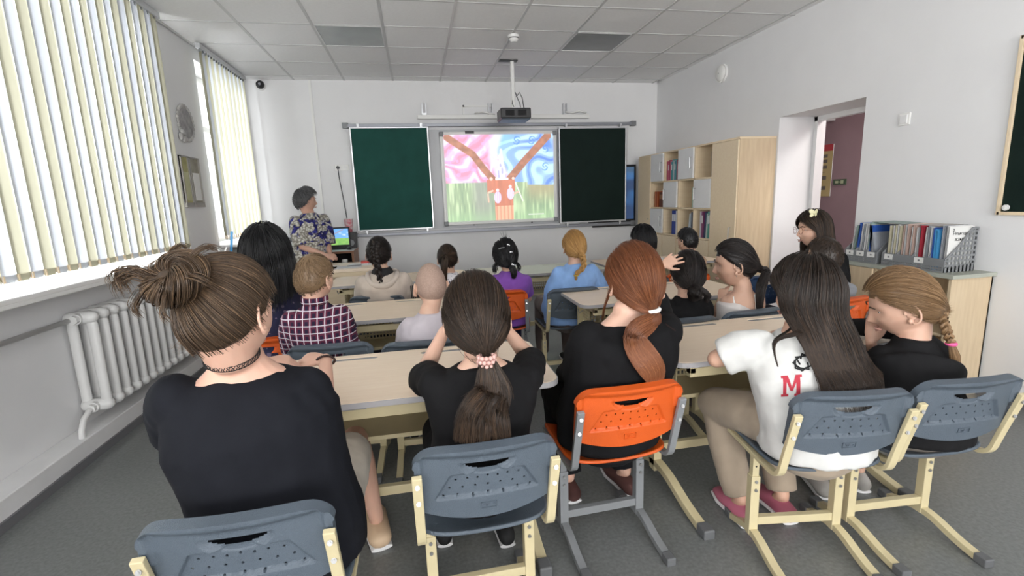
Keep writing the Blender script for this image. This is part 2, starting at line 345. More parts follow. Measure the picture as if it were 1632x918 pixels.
def art(u, v):
    n1 = vnoise(u, v, 6, 5, 1); n2 = vnoise(u, v, 26, 20, 2)
    c = np.zeros(u.shape+(3,))+np.array([.80, .50, .66])
    sw = np.sin((v*9+np.sin(u*7+n1*4)*1.6+n1*5)*3.2)
    c = mixc(c, [.86, .74, .86], smooth(sw, -.2, .9)); c = mixc(c, [.74, .38, .50], smooth(-sw, .55, 1)*.7); c = mixc(c, [.68, .55, .80], (n2 > .7)*.5)
    # right sky in blues
    ang = np.sin((u*8-v*6+n1*4)*3+np.sin(v*12)*1.2)
    b = np.zeros(c.shape)+np.array([.42, .58, .90]); b = mixc(b, [.62, .80, .95], smooth(ang, -.1, .8)); b = mixc(b, [.22, .36, .80], smooth(-ang, .5, 1)*smooth(u, .55, .9)*.8); b = mixc(b, [.38, .68, .82], smooth(v, .75, 1)*smooth(.75-u, 0, .3)*.8)
    for cx, cy, r_ in ((.80, .93, .05), (.93, .83, .045), (.66, .93, .05), (.92, .62, .05)):
        d = np.hypot((u-cx)*1.3, v-cy); b = mixc(b, [.2, .4, .75], (np.abs(np.sin(d*75+np.arctan2(v-cy, u-cx)))>.75)*(d < r_)*.7)
    right = smooth(u+.06*np.sin(v*9), .47, .53); c = c*(1-right[..., None])+b*right[..., None]
    c = mixc(c, [.82, .80, .92], smooth(.07-np.abs(u-.47+.03*np.sin(v*10)), 0, .05)*.8)
    # grass
    g = np.zeros(c.shape)+np.array([.46, .56, .40]); bl = vnoise(u, v, 70, 7, 5); g = mixc(g, [.66, .76, .56], smooth(bl, .5, .9)); g = mixc(g, [.36, .47, .34], smooth(.4-bl, 0, .3)*.7)
    g = mixc(g, [.55, .50, .36], smooth(u, .7, .8)*smooth(v, .15, .38)*.8); g = mixc(g, [.45, .47, .43], smooth(.14-np.abs(u-.33), 0, .1)*.8); g = mixc(g, [.50, .68, .46], smooth(.2-v, 0, .2)*.5)
    hor = .46-.02*smooth(u, .5, 1)-.03*(u > .75); k = smooth(hor-v, 0, .015); c = c*(1-k[..., None])+g*k[..., None]
    # two brown branches and the trunk
    bc = np.array([.52, .30, .22])*(.9+.25*vnoise(u, v, 30, 30, 8))[..., None]
    d1 = np.minimum(seg(u, v, .03, .97, .25, .78), np.minimum(seg(u, v, .25, .78, .34, .62), seg(u, v, .34, .62, .43, .48)))
    d2 = np.minimum(seg(u, v, .95, .98, .72, .68), seg(u, v, .72, .68, .58, .48))
    for d, wd in ((d1, .045), (d2, .05)):
        a = smooth(wd-d, 0, .012); c = c*(1-a[..., None])+bc*a[..., None]
    tr_ = np.array([.66, .33, .24])*(.9+.2*vnoise(u, v, 50, 4, 9))[..., None]
    a = ((u > .37)&(u < .63)&(v < .48)&(v > .33)) | ((u > .435)&(u < .61)&(v <= .34)); a = a.astype(float); c = c*(1-a[..., None])+tr_*a[..., None]
    c = mixc(c, [.80, .60, .46], ((u > .44)&(u < .61)&(v < .17))*(.4+.5*(np.abs(np.sin(u*90)) > .5)))
    # white central figure, small white figures, hands, staff
    fig = ((np.abs(u-.51)*1.3 < .05*(1.0-.7*smooth(v, .52, .84)))&(v > .485)&(v < .84)); c = mixc(c, [.74, .76, .92], fig*.95); c = mixc(c, [.52, .50, .76], fig*(vnoise(u, v, 60, 14, 12) > .62)*.8)
    c = mixc(c, [.88, .86, .94], smooth(.035-np.hypot((u-.505)*1.5, (v-.74)*.8), 0, .01)); c = mixc(c, [.92, .92, .97], ((np.abs(u-.51) < .06)&(np.abs(v-.488) < .012)))
    for cx, cy in ((.465, .27), (.585, .31)):
        c = mixc(c, [.80, .72, .86], smooth(1-np.hypot((u-cx)/.036, (v-cy)/.075), 0, .15)); c = mixc(c, [.88, .72, .74], smooth(1-np.hypot((u-cx)/.016, (v-cy-.085)/.022), 0, .2)); c = mixc(c, [.6, .5, .72], (np.hypot((u-cx)/.036, (v-cy)/.075) < 1)*(np.abs(np.sin(u*200)) > .85)*.6)
    for cx, cy, r_ in ((.41, .49, .025), (.615, .49, .022)): c = mixc(c, [.88, .68, .62], smooth(r_-np.hypot((u-cx)*1.3, v-cy), 0, .01))
    c = mixc(c, [.84, .62, .52], smooth(.014-seg(u, v, .38, .33, .42, .35), 0, .006)); c = mixc(c, [.84, .62, .52], smooth(.012-seg(u, v, .375, .31, .38, .22), 0, .006)); c = mixc(c, [.93, .93, .86], smooth(.008-seg(u, v, .635, .44, .70, .22), 0, .004))
    c = mixc(c, [.84, .60, .52], smooth(.012-seg(u, v, .62, .31, .66, .33), 0, .006))
    c = mixc(c, [.72, .78, .70], ((u > .75)&(u < .9)&(np.abs(v-.055) < .007)))
    return np.clip(c*.92+.06, 0, 1)**1.6
# ---- whiteboard wall assembly
def fb(x0, x1, z0, z1, y0, y1): return MB().bb((x0, YF-y1, z0), (x1, YF-y0, z1))
tag(obj('whiteboard', fb(-.72, 2.42, .985, 2.29, .004, .02), M['board_w']), 'large pale grey whiteboard panel on the front wall behind the sliding green boards', 'whiteboard')
for z, lb in ((2.345, 'long grey metal rail along the top of the chalkboards'), (.945, 'long grey metal rail below the chalkboards')):
    rail = tag(empty('board_rail', (1.15, YF, z)), lb, 'rail', 'chalkboard rails')
    obj('rail', MB().bb((-1.95, -.07, -.02), (1.95, -.022, .02)), M['alu_d'], rail, bevel=.003)
    for sx in (-1, 1): obj('end_cap', MB().bb((sx*1.93, -.075, -.03), (sx*2.0, -.0, .035)), M['grey_p'], rail)
def sliding(x0, x1, z0, z1, m_, lab):
    r = tag(empty('chalkboard', ((x0+x1)/2, YF-.092, z0)), lab, 'chalkboard', 'sliding chalkboards on the front wall')
    w_, h_ = (x1-x0)/2, z1-z0
    obj('writing_surface', MB().bb((-w_+.012, -.012, .012), (w_-.012, .006, h_-.012)), m_, r)
    for s_ in (-1, 1): obj('frame_side', MB().bb((s_*w_, -.018, 0), (s_*(w_-.018), .01, h_)), M['alu'], r, bevel=.003)
    for z in (0, h_-.018): obj('frame_rail', MB().bb((-w_+.018, -.018, z), (w_-.018, .01, z+.018)), M['alu'], r, bevel=.003)
    for s_ in (-.78, .82):
        obj('roller_hanger', MB().bb((w_*s_-.014, -.02, h_-.005), (w_*s_+.014, .02, h_+.035)).cyl((w_*s_, -.005, h_+.03), (0, 1, 0), .016, .05, 12), M['alu'], r)
        obj('guide_foot', MB().bb((w_*s_-.012, -.012, -.03), (w_*s_+.012, .012, .002)).cyl((w_*s_, -.0, -.035), (0, 0, 1), .011, .02, 12), M['alu'], r)
    return r
sliding(-.765, .225, 1.0, 2.32, M['green'], 'left sliding chalkboard, clearly green, beside the teacher')
sliding(1.995, 2.99, .985, 2.295, M['green_d'], 'right sliding chalkboard, nearly black green, beside the flat television')
ib = tag(empty('interactive_board', (1.17, YF-.05, 1.03)), 'white interactive board showing a projected painting of a tree and swirling sky', 'screen')
obj('panel', MB().bb((-.79, -.01, 0), (.79, .03, 1.22)), M['white'], ib)
obj('side_frame', MB().bb((-.80, -.016, .03), (-.765, .025, 1.20)), M['plast_w'], ib, bevel=.005); obj('side_frame', MB().bb((.765, -.016, .03), (.80, .025, 1.20)), M['plast_w'], ib, bevel=.005)
obj('frame_rail', MB().bb((-.77, -.016, -.005), (.77, .025, .03)), M['plast_w'], ib, bevel=.005); obj('frame_rail', MB().bb((-.77, -.016, 1.19), (.77, .025, 1.225)), M['plast_w'], ib, bevel=.005)
for sx in (-1, 1):
    for z in (.02, 1.20): obj('corner_piece', MB().bb((sx*.805, -.02, z-.035), (sx*.745, .027, z+.03)), M['grey_p'], ib, bevel=.01)
obj('pen_sensor', MB().bb((-.46, -.022, 1.2), (-.34, .02, 1.235)), M['plast_b'], ib)
obj('pen_hook', MB().cyl((-.4, -.02, -.012), (0, 1, 0), .009, .03, 8), M['plast_b'], ib); obj('pen_hook', MB().cyl((.42, -.02, -.012), (0, 1, 0), .009, .03, 8), M['plast_b'], ib)
painting('projected_picture', 300, 230, 1.50, 1.145, art, ib, M['projected'], (0, -.018, .04), None)
# beam above the board with brackets, cable ducts
bm_ = tag(empty('wall_beam', (1.27, YF-.05, 2.42)), 'long white horizontal beam on brackets above the boards', 'beam')
obj('beam', MB().bb((-1.17, -.03, 0), (1.18, .02, .05)), M['plast_w'], bm_, bevel=.003)
for x in (-1.08, -.2, .84):
    obj('bracket', MB().bb((x-.03, -.01, .04), (x-.018, .05, .20)).bb((x+.018, -.01, .04), (x+.03, .05, .20)).bb((x-.03, -.02, .05), (x+.03, -.0, .075)), M['alu'], bm_)
tag(obj('loose_cable', MB().tube([(2.10, YF-.09, 2.50), (2.2, YF-.1, 2.485), (2.3, YF-.1, 2.51), (2.4, YF-.09, 2.49)], .012, 8), M['plast_w'], smooth=True), 'white cable lying on the right end of the wall beam', 'cable')
tag(obj('loose_cable', MB().tube([(.85, YF-.09, 2.485), (.95, YF-.1, 2.5), (1.05, YF-.1, 2.48), (1.12, YF-.11, 2.47)], .009, 8), M['plast_w'], smooth=True), 'white cable bundle on the beam behind the black projector', 'cable')
tag(obj('cable_duct', MB().bb((.70, YF-.016, 2.26), (.722, YF-.0, 2.60)).bb((.70, YF-.016, 2.58), (1.1, YF-.0, 2.60)), M['plast_w']), 'short bent white cable duct above the interactive board', 'cable duct')
tag(obj('cable_duct', MB().bb((-1.215, YF-.018, .9), (-1.185, YF, 2.9)), M['plast_w']), 'tall vertical white cable duct on the front wall left of the chalkboard', 'cable duct')
tag(obj('cable_duct', MB().bb((-1.185, YF-.018, 1.04), (-.8, YF, 1.07)), M['plast_w']), 'short horizontal white cable duct behind the teacher monitor', 'cable duct')
cm = tag(empty('security_camera', (-1.77, YF, 2.83)), 'small white dome security camera with dark lens in the corner under the ceiling', 'camera')
obj('mount', MB().cyl((0, -.03, 0), (0, 1, 0), .055, .06, 20), M['plast_w'], cm, autos=30); obj('dome', MB().ell((.01, -.07, 0), (.05, .045, .05)), M['plast_b'], cm, smooth=True); obj('lens', MB().cyl((.015, -.115, 0), (.1, -1, 0), .015, .012, 14), M['alu_d'], cm)
ou = tag(empty('power_outlet', (-.91, YF, 1.83)), 'double white wall socket with a black plug left of the green chalkboard', 'outlet')
obj('plate', MB().bb((-.09, -.012, -.04), (.09, 0, .04)), M['plast_w'], ou, bevel=.006); obj('socket', MB().cyl((.045, -.014, 0), (0, 1, 0), .024, .012, 18), M['white'], ou); obj('socket', MB().cyl((-.045, -.014, 0), (0, 1, 0), .024, .012, 18), M['white'], ou)
tag(obj('hanging_cord', MB().cyl((-.955, YF-.03, 1.83), (0, 1, 0), .02, .04, 14).tube([(-.955, YF-.05, 1.82), (-.95, YF-.05, 1.7), (-.92, YF-.04, 1.4), (-.90, YF-.04, 1.15), (-.89, YF-.05, .95)], .006, 8), M['plast_b']), 'black power plug and cord hanging from the left wall socket', 'cord')
# television behind right board
tv = tag(empty('television', (2.80, YF, .96)), 'flat television with a blue screen peeking out behind the right chalkboard', 'television')
obj('bezel', MB().bb((-.36, -.06, 0), (.36, -.02, .82)), M['plast_b'], tv, bevel=.004)
def tvfn(u, v): c = np.zeros(u.shape+(3,))+np.array([.01, .05, .16]); c = mixc(c, [.03, .16, .42], smooth(vnoise(u, v, 3, 6, 3), .4, .8)); return mixc(c, [.10, .22, .34], smooth(v, .8, 1)*.5)
painting('screen', 20, 40, .66, .74, tvfn, tv, M['tvscreen'], (0, -.062, .045), None)
obj('speaker_bar', MB().bb((-.3, -.06, -.06), (.36, -.02, -.015)), M['plast_b'], tv); obj('wall_mount', MB().bb((-.2, -.02, .2), (.2, 0, .6)), M['grey_p'], tv)
# projector
pj = tag(empty('projector', (1.185, 5.78, 2.25)), 'black projector hanging from a white ceiling pole', 'projector')
obj('housing', MB().bb((-.175, -.14, 0), (.175, .14, .115)), M['plast_b'], pj, bevel=.012); obj('bottom_plate', MB().bb((-.165, -.13, -.012), (.165, .13, .002)), M['bluegrey'], pj, bevel=.006)
obj('lens', MB().cyl((.08, .15, .055), (0, 1, 0), .035, .05, 18), M['glassy'], pj); obj('vent_grille', MB().bb((-.12, -.146, .03), (-.02, -.138, .09)).bb((.02, -.146, .03), (.12, -.138, .09)), M['black'], pj)
obj('mount_plate', MB().bb((-.07, -.07, .115), (.07, .07, .13)).bb((-.12, -.01, .12), (.12, .01, .132)).bb((-.16, -.01, .125), (.2, .0, .13)), M['plast_w'], pj)
obj('pole', MB().cyl((0, 0, .39), (0, 0, 1), .024, .53, 18), M['plast_w'], pj, autos=30); obj('ceiling_plate', MB().bb((-.15, -.035, .638), (.06, .035, .648)), M['plast_b'], pj)
obj('cable', MB().tube([(.03, -.02, .25), (.07, -.03, .30), (.10, -.03, .24), (.12, -.02, .13)], .005, 6).tube([(.02, -.03, .3), (.05, -.03, .22), (.07, -.03, .18), (.08, -.02, .13)], .005, 6).tube([(-.01, -.028, .22), (-.02, -.03, .18), (.0, -.03, .14)], .004, 6), M['plast_b'], pj, smooth=True)
sd = tag(empty('smoke_detector', (1.035, 4.93, ZC)), 'round white smoke detector on the ceiling in front of the projector', 'smoke detector')
obj('base', MB().cyl((0, 0, -.012), (0, 0, 1), .055, .024, 24), M['plast_w'], sd, autos=30); obj('sensing_head', MB().tube([(0, 0, -.024), (0, 0, -.045), (0, 0, -.062)], [.048, .042, .026], 24), M['plast_w'], sd, autos=30); obj('vent_slot', MB().cyl((0, 0, -.028), (0, 0, 1), .0485, .006, 24), M['black'], sd)
# right wall fittings
al = tag(empty('wall_alarm', (XR, 5.26, 2.66)), 'round white wall alarm high on the right wall above the bookcase', 'alarm')
obj('base', MB().cyl((-.012, 0, 0), (1, 0, 0), .10, .024, 28), M['plast_w'], al, autos=30); obj('cover', MB().ell((-.022, 0, 0), (.03, .085, .085), 20, 12), M['plast_w'], al, smooth=True); obj('indicator', MB().cyl((-.052, .0, 0), (1, 0, 0), .006, .004, 8), M['plast_b'], al)
sw = tag(empty('light_switch', (XR, 3.045, 1.815)), 'square white light switch on the right wall beside the doorway', 'switch')
obj('plate', MB().bb((-.012, -.044, -.044), (0, .044, .044)), M['plast_w'], sw, bevel=.006); obj('rocker', MB().bb((-.018, -.028, -.03), (-.01, .028, .03)), M['white'], sw, bevel=.004)
rb = tag(empty('framed_board', (XR, 1.78, 1.16)), 'dark board in a thin pale wooden frame on the right wall nearest the camera', 'board')
obj('board_surface', MB().bb((-.012, -.62, 0), (-.003, .59, 1.0)), M['green_d'], rb)
for y0, y1, z0, z1 in ((.585, .605, -.01, 1.01), (-.63, -.61, -.01, 1.01), (-.62, .6, -.01, .01), (-.62, .6, .99, 1.01)): obj('frame_strip', MB().bb((-.025, y0, z0), (-.0, y1, z1)), M['beech'], rb, bevel=.002)
obj('round_knob', MB().cyl((-.03, .55, .035), (1, 0, 0), .017, .012, 18).cyl((-.038, .55, .035), (1, 0, 0), .007, .008, 10), M['plast_w'], rb)
# doorway: door frame at the far side of the reveal, corridor beyond
XD = XR+.385
df = struct('door_1', MB().bb((XD, DY1-.045, 0), (XD+.065, DY1, DZ)).bb((XD, DY0, 0), (XD+.065, DY0+.045, DZ)).bb((XD, DY0, DZ-.045), (XD+.065, DY1, DZ)), M['white'], bevel=.003)
obj('door_leaf', MB().bb((XD+.08, DY1-.02, .01), (XD+.12, DY1+.84, DZ-.03)), M['white'], df, bevel=.003); obj('door_handle', MB().cyl((XD+.14, DY1+.76, 1.0), (1, 0, 0), .01, .05).tube([(XD+.165, DY1+.76, 1.0), (XD+.165, DY1+.65, 1.0)], .009, 8), M['alu'], df)
XC = 5.3
struct('wall_corridor_side', MB().bb((XC, .0, 0), (XC+.1, 7.2, 3.0)), M['mauve'])
struct('wall_corridor_end', MB().bb((XR+.45, 7.2, 0), (XC+.1, 7.3, 3.0)), M['mauve']); struct('wall_corridor_back', MB().bb((XR+.45, -.1, 0), (XC+.1, 0, 3.0)), M['mauve'])
struct('ceiling_corridor', MB().bb((XR+.45, -.1, 2.9), (XC+.1, 7.3, 3.0)), M['white'])
p_ = at(1306, 240, x=XC); q_ = at(1290, 312, x=XC)
def posterfn(u, v):
    c = np.zeros(u.shape+(3,))+np.array([.60, .47, .20]); c = mixc(c, [.55, .03, .04], v > .87)
    for cy in (.78, .68, .57, .36, .16): c = mixc(c, [.16, .13, .10], (np.abs(u-.55) < .32)&(np.abs(v-cy) < .035))
    c = mixc(c, [.35, .25, .15], (np.abs(v-.47) < .008)&(u > .2)&(u < .8)); return c
pz = tag(empty('poster', (XC-.01, 5.78, 1.24)), 'tall yellow poster with a red heading and small pictures on the mauve corridor wall', 'poster')
obj('backing', MB().bb((0, -.26, 0), (.008, .26, .66)), M['paper'], pz); painting('print', 20, 80, .52, .66, posterfn, pz, M['print'], (-.002, 0, 0), (0, 0, -PI/2))
e_ = at(1339, 290, x=XC)
ex = tag(empty('exit_sign', (XC, e_.y, e_.z-.035)), 'small dark green exit sign with pale figure on the mauve corridor wall', 'exit sign')
obj('plate', MB().bb((-.012, -.095, 0), (0, .095, .07)), mat('exit_green', (.08, .13, .07), .5), ex); obj('symbol', MB().bb((-.016, .02, .02), (-.012, .06, .05)).bb((-.016, -.06, .015), (-.012, -.02, .055)).bb((-.016, -.01, .032), (-.012, .01, .04)), mat('exit_pale', (.5, .55, .35), .5), ex)
b_ = at(1330, 190, x=XC)
tag(obj('wall_box', MB().bb((XC-.12, b_.y-.02, b_.z-.02), (XC, b_.y+.12, b_.z+.10)), M['plast_w'], bevel=.01), 'white box fixed high on the corridor wall seen through the doorway', 'box')
tag(obj('ceiling_duct', MB().bb((XC-.10, b_.y+.18, b_.z+.0), (XC, b_.y+.30, b_.z+.06)), M['plast_w'], bevel=.01), 'small white fitting beside the box high on the corridor wall', 'fitting')
# wall decorations on the left wall between the windows
dc = tag(empty('wall_ornament', (XL, 5.06, 2.13)), 'round greyish carved wall ornament between the two windows', 'ornament')
obj('disc', MB().tube([(0, 0, 0), (.012, 0, 0), (.02, 0, 0)], [.145, .15, .12], 32), mat('dull_silver', (.30, .29, .29), .5, nscale=20, namt=.3, bump=.6, bscale=40), dc, autos=30)
rg = MB()
for k in range(26): a = 2*PI*k/26; rg.ell((.012, .148*math.cos(a), .148*math.sin(a)), (.012, .02, .02), 8, 6)
for k in range(7): rg.ell((.02, -.12+.035*math.sin(k*2.2), -.13+.035*math.cos(k*2.2)), (.016, .028, .028), 8, 6)
obj('scalloped_rim', rg, mat('pale_silver', (.42, .41, .40), .45, nscale=30, namt=.2), dc, smooth=True)
for k, (ya, yb, za, zb, lb, inner) in enumerate(((4.83, 4.98, 1.40, 1.83, 'left narrow framed chart with yellow panel on the wall between the windows', (.40, .38, .16)), (5.0, 5.20, 1.40, 1.83, 'right framed chart with a white sheet on the wall between the windows', (.30, .28, .22)))):
    r = tag(empty('framed_chart', (XL, (ya+yb)/2, za)), lb, 'chart', 'framed charts between the windows'); w_ = (yb-ya)/2
    obj('panel', MB().bb((0, -w_, 0), (.01, w_, zb-za)), mat('chart_panel', inner, .5, nscale=14, namt=.2), r)
    obj('frame', MB().bb((0, -w_, 0), (.02, -w_+.012, zb-za)).bb((0, w_-.012, 0), (.02, w_, zb-za)).bb((0, -w_, zb-za-.012), (.02, w_, zb-za)).bb((0, -w_-.005, -.02), (.02, w_+.005, .02)), mat('chart_frame', (.35, .33, .31), .5), r)
    obj('sheet', MB().bb((.011, -w_*.55, .04), (.014, w_*.75, .29)), M['paper'] if k else mat('pale_sheet', (.5, .5, .3), .6), r)
# ================================================================== furniture
def bezier_bend(pts, n=6):
    """round the corners of a polyline with short arcs"""
    P = [Vector(p) for p in pts]; out = [P[0]]
    for i in range(1, len(P)-1):
        a, b, c = P[i-1], P[i], P[i+1]; d = min((a-b).length, (c-b).length)*.45; d = min(d, .06)
        p0 = b+(a-b).normalized()*d; p2 = b+(c-b).normalized()*d
        for k in range(n+1):
            t = k/n; out.append(p0*(1-t)**2+b*2*t*(1-t)+p2*t*t)
    out.append(P[-1]); return out
# ---- chair back: a moulded panel with a grip opening, recessed field and real holes
def chair_back_mesh():
    W, H, g = .196, .232, .0035
    nx, nz = int(2*W/g), int(H/g)
    holes = []
    for r, (n, z0) in enumerate(((7, .128), (7, .102), (7, .076))):
        for k in range(n):
            x = (k-3)*.035+(.0 if r != 1 else .0)+(r-1)*.0; x *= (.82, 1.0, 1.18)[r]
            holes.append((round(x/g)*g, round((z0-.0+.0*x*x - (x*x)*.55)/g)*g + 0))
    def slot(x, z): return abs(x) < .062 and (.176 - .022*math.sqrt(max(0, 1-(x/.062)**2))) < z < .180
    V, idx, F = [], {}, []
    def outline(z):
        e = W-.004
        r = .062
        if z > H-r: t = (z-(H-r))/r; e = W-r+r*math.sqrt(max(0, 1-t*t))
        return max(e, .05)
    def base(i, j):
        x = -W+2*W*i/nx; z = H*j/nz
        e = outline(z); X = x*e/W
        Z = z
        zb = .030*(X/W)**2*1.0      # curved lower edge
        Z = zb+(H-zb)*z/H - .010*(X/W)**2*(z/H)
        Y = .030*(1-(X/W)**2)*-1    # curves away from the sitter in the middle
        return X, Y, Z
    def relief(x, z):
        q = 0
        q -= .016*float(smooth(z, .196, .222))           # thick top roll
        q -= .012*float(smooth(abs(x), .165, .18))*float(smooth(z, .11, .13))
        top = .150-.45*x*x; bot = .060-.45*x*x+.012; side = .098+(.150-z)*.55
        inside = float(smooth(top-z, 0, .006)*smooth(z-bot, 0, .006)*smooth(side-abs(x), 0, .006))
        q += .010*inside
        q += .012*float(smooth(.078-math.hypot(x, (z-.178)*1.9), 0, .018))*(1 if z < .180 else 0)
        return q
    hs = set()
    for hx, hz in holes: hs.add((round((hx+W)/(2*W)*nx), round(hz/H*nz)))
    skip = set()
    for (a, b) in hs:
        for da in (-1, 0):
            for db in (-1, 0): skip.add((a+da, b+db))
    off = {}
    for (a, b) in hs:
        for da in (-1, 1):
            for db in (-1, 1): off[(a+da, b+db)] = (-da*.3, -db*.3)
    for j in range(nz+1):
        for i in range(nx+1):
            dx, dz = off.get((i, j), (0, 0))
            x, y, z = base(i+dx, j+dz); V.append([x, y-0+relief(x, z), z])
    for j in range(nz):
        for i in range(nx):
            if (i, j) in skip: continue
            a = j*(nx+1)+i
            c = V[a]; c2 = V[a+nx+2]
            if slot((c[0]+c2[0])/2, (c[2]+c2[2])/2): continue
            F.append((a, a+1, a+nx+2, a+nx+1))
    # front (sitter side) is a smooth copy 12 mm ahead
    n = len(V); V2 = []
    for j in range(nz+1):
        for i in range(nx+1):
            dx, dz = off.get((i, j), (0, 0)); x, y, z = base(i+dx, j+dz); V2.append([x, y+.013+.003*float(smooth(z, .2, .23)), z])
    F2 = [tuple(q+n for q in f[::-1]) for f in F]
    cnt = {}
    for f in F:
        for k in range(4):
            e = (f[k], f[(k+1) % 4]); r = (e[1], e[0])
            if r in cnt: del cnt[r]
            else: cnt[e] = 1
    F3 = [(b, a, a+n, b+n) for a, b in cnt]
    me = bpy.data.meshes.new('backrest'); me.from_pydata(V+V2, [], F+F2+F3); me.update(); me.validate(); me.shade_smooth(); me.set_sharp_from_angle(angle=rad(60)); return me
def seat_mesh():
    mb = MB(); nx, ny = 24, 20; V = []; F = []
    for j in range(ny+1):
        for i in range(nx+1):
            a = i/nx*2-1; b = j/ny*2-1
            k = 1-.0*abs(b); ex = (abs(a)**6+abs(b)**6)**(1/6) or 1; s_ = max(abs(a), abs(b))/ex
            x = a*s_*.195*k; y = b*s_*.19
            z = -.006-.012*(1-(x/.195)**2)+.016*max(0, (abs(x)/.195))**4-.03*max(0, (y-.12)/.07)**2+.014*max(0, (-y-.12)/.07)**2
            V.append((x, y, z))
    for j in range(ny):
        for i in range(nx): a = j*(nx+1)+i; F.append((a, a+1, a+nx+2, a+nx+1))
    me = bpy.data.meshes.new('seat'); me.from_pydata(V, [], F)
    return me
BACK = chair_back_mesh(); SEAT0 = seat_mesh()
def colored(me, m_):
    c = me.copy(); c.materials.append(m_); return c
def tilted(): return Matrix.Rotation(rad(12), 3, 'X')
def make_chair(plastic, steel):
    r = empty('school_chair')
    sz = .425
    s = obj('seat', colored(SEAT0, plastic), None, r, loc=(0, 0, sz), smooth=True)
    so = s.modifiers.new('thick', 'SOLIDIFY'); so.thickness = .012; so.offset = -1; bv = s.modifiers.new('b', 'BEVEL'); bv.width = .004; bv.segments = 2; bv.angle_limit = rad(50)
    b = obj('backrest', colored(BACK, plastic), None, r, loc=(0, -.213, .50), rot=(rad(9), 0, 0))
    lb = obj('maker_plate', MB().bb((-.022, -.0325, .031), (.022, -.0300, .0325)).bb((-.022, -.0325, .049), (.022, -.0300, .0505)).bb((-.022, -.0325, .031), (-.0205, -.0300, .0505)).bb((.0205, -.0325, .031), (.022, -.0300, .0505))
             .tube([(-.011, -.0312, .045), (-.008, -.0312, .036), (-.005, -.0312, .043), (-.002, -.0312, .036), (.001, -.0312, .045)], .0011, 5).cyl((.014, -.031, .041), (0, 1, 0), .0018, .003, 8), plastic, b, kind='stuff')
    for sx in (-1, 1):
        x = sx*.186
        path = bezier_bend([(x, -.268, .655), (x, -.222, .50), (x, -.195, .398), (x, -.10, .396), (x, .15, .402)], 6)
        f = obj('side_frame', MB().tube(path, [(.013, .0075)]*len(path), 4, up=(1, 0, 0), sq=True), steel, r, bevel=.002)
        for (y, z) in ((-.263, .628), (-.245, .570)):
            bolt = obj('bolt', MB().cyl((x, y-.008, z), (0, -1, .3), .0065, .004, 12).cyl((x, y-.0105, z+.001), (0, -1, .3), .0035, .003, 6), M['zinc'], f)
        x = sx*.163
        obj('inner_column', MB().tube([(x, 0, .20), (x, 0, .398)], [(.0125, .0125)]*2, 4, up=(1, 0, 0), sq=True).tube([(x, -.06, .392), (x, .06, .392)], [(.02, .004)]*2, 4, up=(1, 0, 0), sq=True), steel, r, bevel=.0015)
        c = obj('outer_column', MB().tube([(x, 0, .045), (x, 0, .29)], [(.017, .017)]*2, 4, up=(1, 0, 0), sq=True), steel, r, bevel=.002)
        for z in (.27, .235): obj('bolt', MB().cyl((x, -.019, z), (0, 1, 0), .006, .006, 10), M['zinc'], c)
        for z in (.33, .36): obj('adjustment_hole', MB().cyl((x, -.0125, z), (0, 1, 0), .0035, .002, 10), M['black'], c)
        fp = [(x, -.235, .015), (x, -.16, .025), (x, -.05, .058), (x, .03, .058), (x, .10, .030), (x, .155, .015)]
        ft = obj('foot', MB().tube(bezier_bend(fp, 4), [(.015, .0125)]*(2+5*4), 4, up=(1, 0, 0), sq=True), steel, r, bevel=.002)
        for y in (-.245, .16): obj('foot_cap', MB().bb((x-.018, y-.022, .0), (x+.018, y+.022, .033)), M['capgrey'], ft, bevel=.004)
    obj('crossbar', MB().tube([(-.15, 0, .10), (.15, 0, .10)], [(.012, .016)]*2, 4, up=(0, 1, 0), sq=True), steel, r, bevel=.0015)
    return r
protos = {'grey': make_chair(M['bluegrey'], M['cream']), 'orange': make_chair(M['orange'], M['greyst']), 'blue': make_chair(M['navy_p'], M['greyst'])}
used = set()
def chair(kind, x, y, rz, label, hz=0):
    c = protos[kind] if kind not in used else copy_tree(protos[kind])
    used.add(kind); c.location = (x, y, hz); c.rotation_euler = (0, 0, rad(rz))
    return tag(c, label, 'chair', 'height adjustable school chairs')
chair('grey', -.42, 1.275, 0, 'grey-blue plastic chair in the left front corner, under the girl with the bun')
chair('grey', .135, 1.44, 1, 'grey-blue plastic chair under the girl with the pink beaded hair tie')
chair('orange', .66, 1.70, 2, 'orange plastic chair with grey legs under the auburn-haired girl')
chair('grey', 1.35, 1.46, -9, 'grey-blue plastic chair under the girl in the white printed t-shirt')
chair('grey', 1.765, 1.45, -4, 'grey-blue plastic chair at the right edge under the girl with the pink tie')
chair('grey', -.42, 2.54, -4, 'grey-blue plastic chair under the boy in the checked shirt')
chair('grey', .0, 2.46, -2, 'grey-blue plastic chair under the boy with the shaved head')
chair('grey', -.28, 3.70, -8, 'grey-blue plastic chair under the girl in the beige hooded top')
chair('orange', .60, 3.56, -14, 'orange plastic chair under the girl in the purple top')
chair('grey', 1.05, 3.46, 0, 'grey-blue plastic chair under the girl in the light blue sweater')
chair('grey', 1.31, 2.45, 0, 'dark-looking grey chair under the girl in the black lace blouse')
chair('grey', 1.73, 2.50, 4, 'grey-blue plastic chair under the girl with white shoulder straps')
chair('orange', 2.38, 2.58, 8, 'orange plastic chair behind the boy in the grey shirt, near the low shelf')
chair('orange', 2.08, 3.73, 0, 'orange plastic chair under the dark-haired boy near the bookcase')
chair('blue', 2.56, 3.42, 4, 'navy blue plastic chair beside the near end of the bookcase')
chair('orange', -.80, 2.76, 0, 'orange plastic chair under the woman with long black hair')
chair('grey', .20, 3.86, 0, 'grey-blue plastic chair under the girl in the white patterned blouse')
chair('grey', 1.72, 3.72, 0, 'grey-blue plastic chair under the pupil with the black bob')
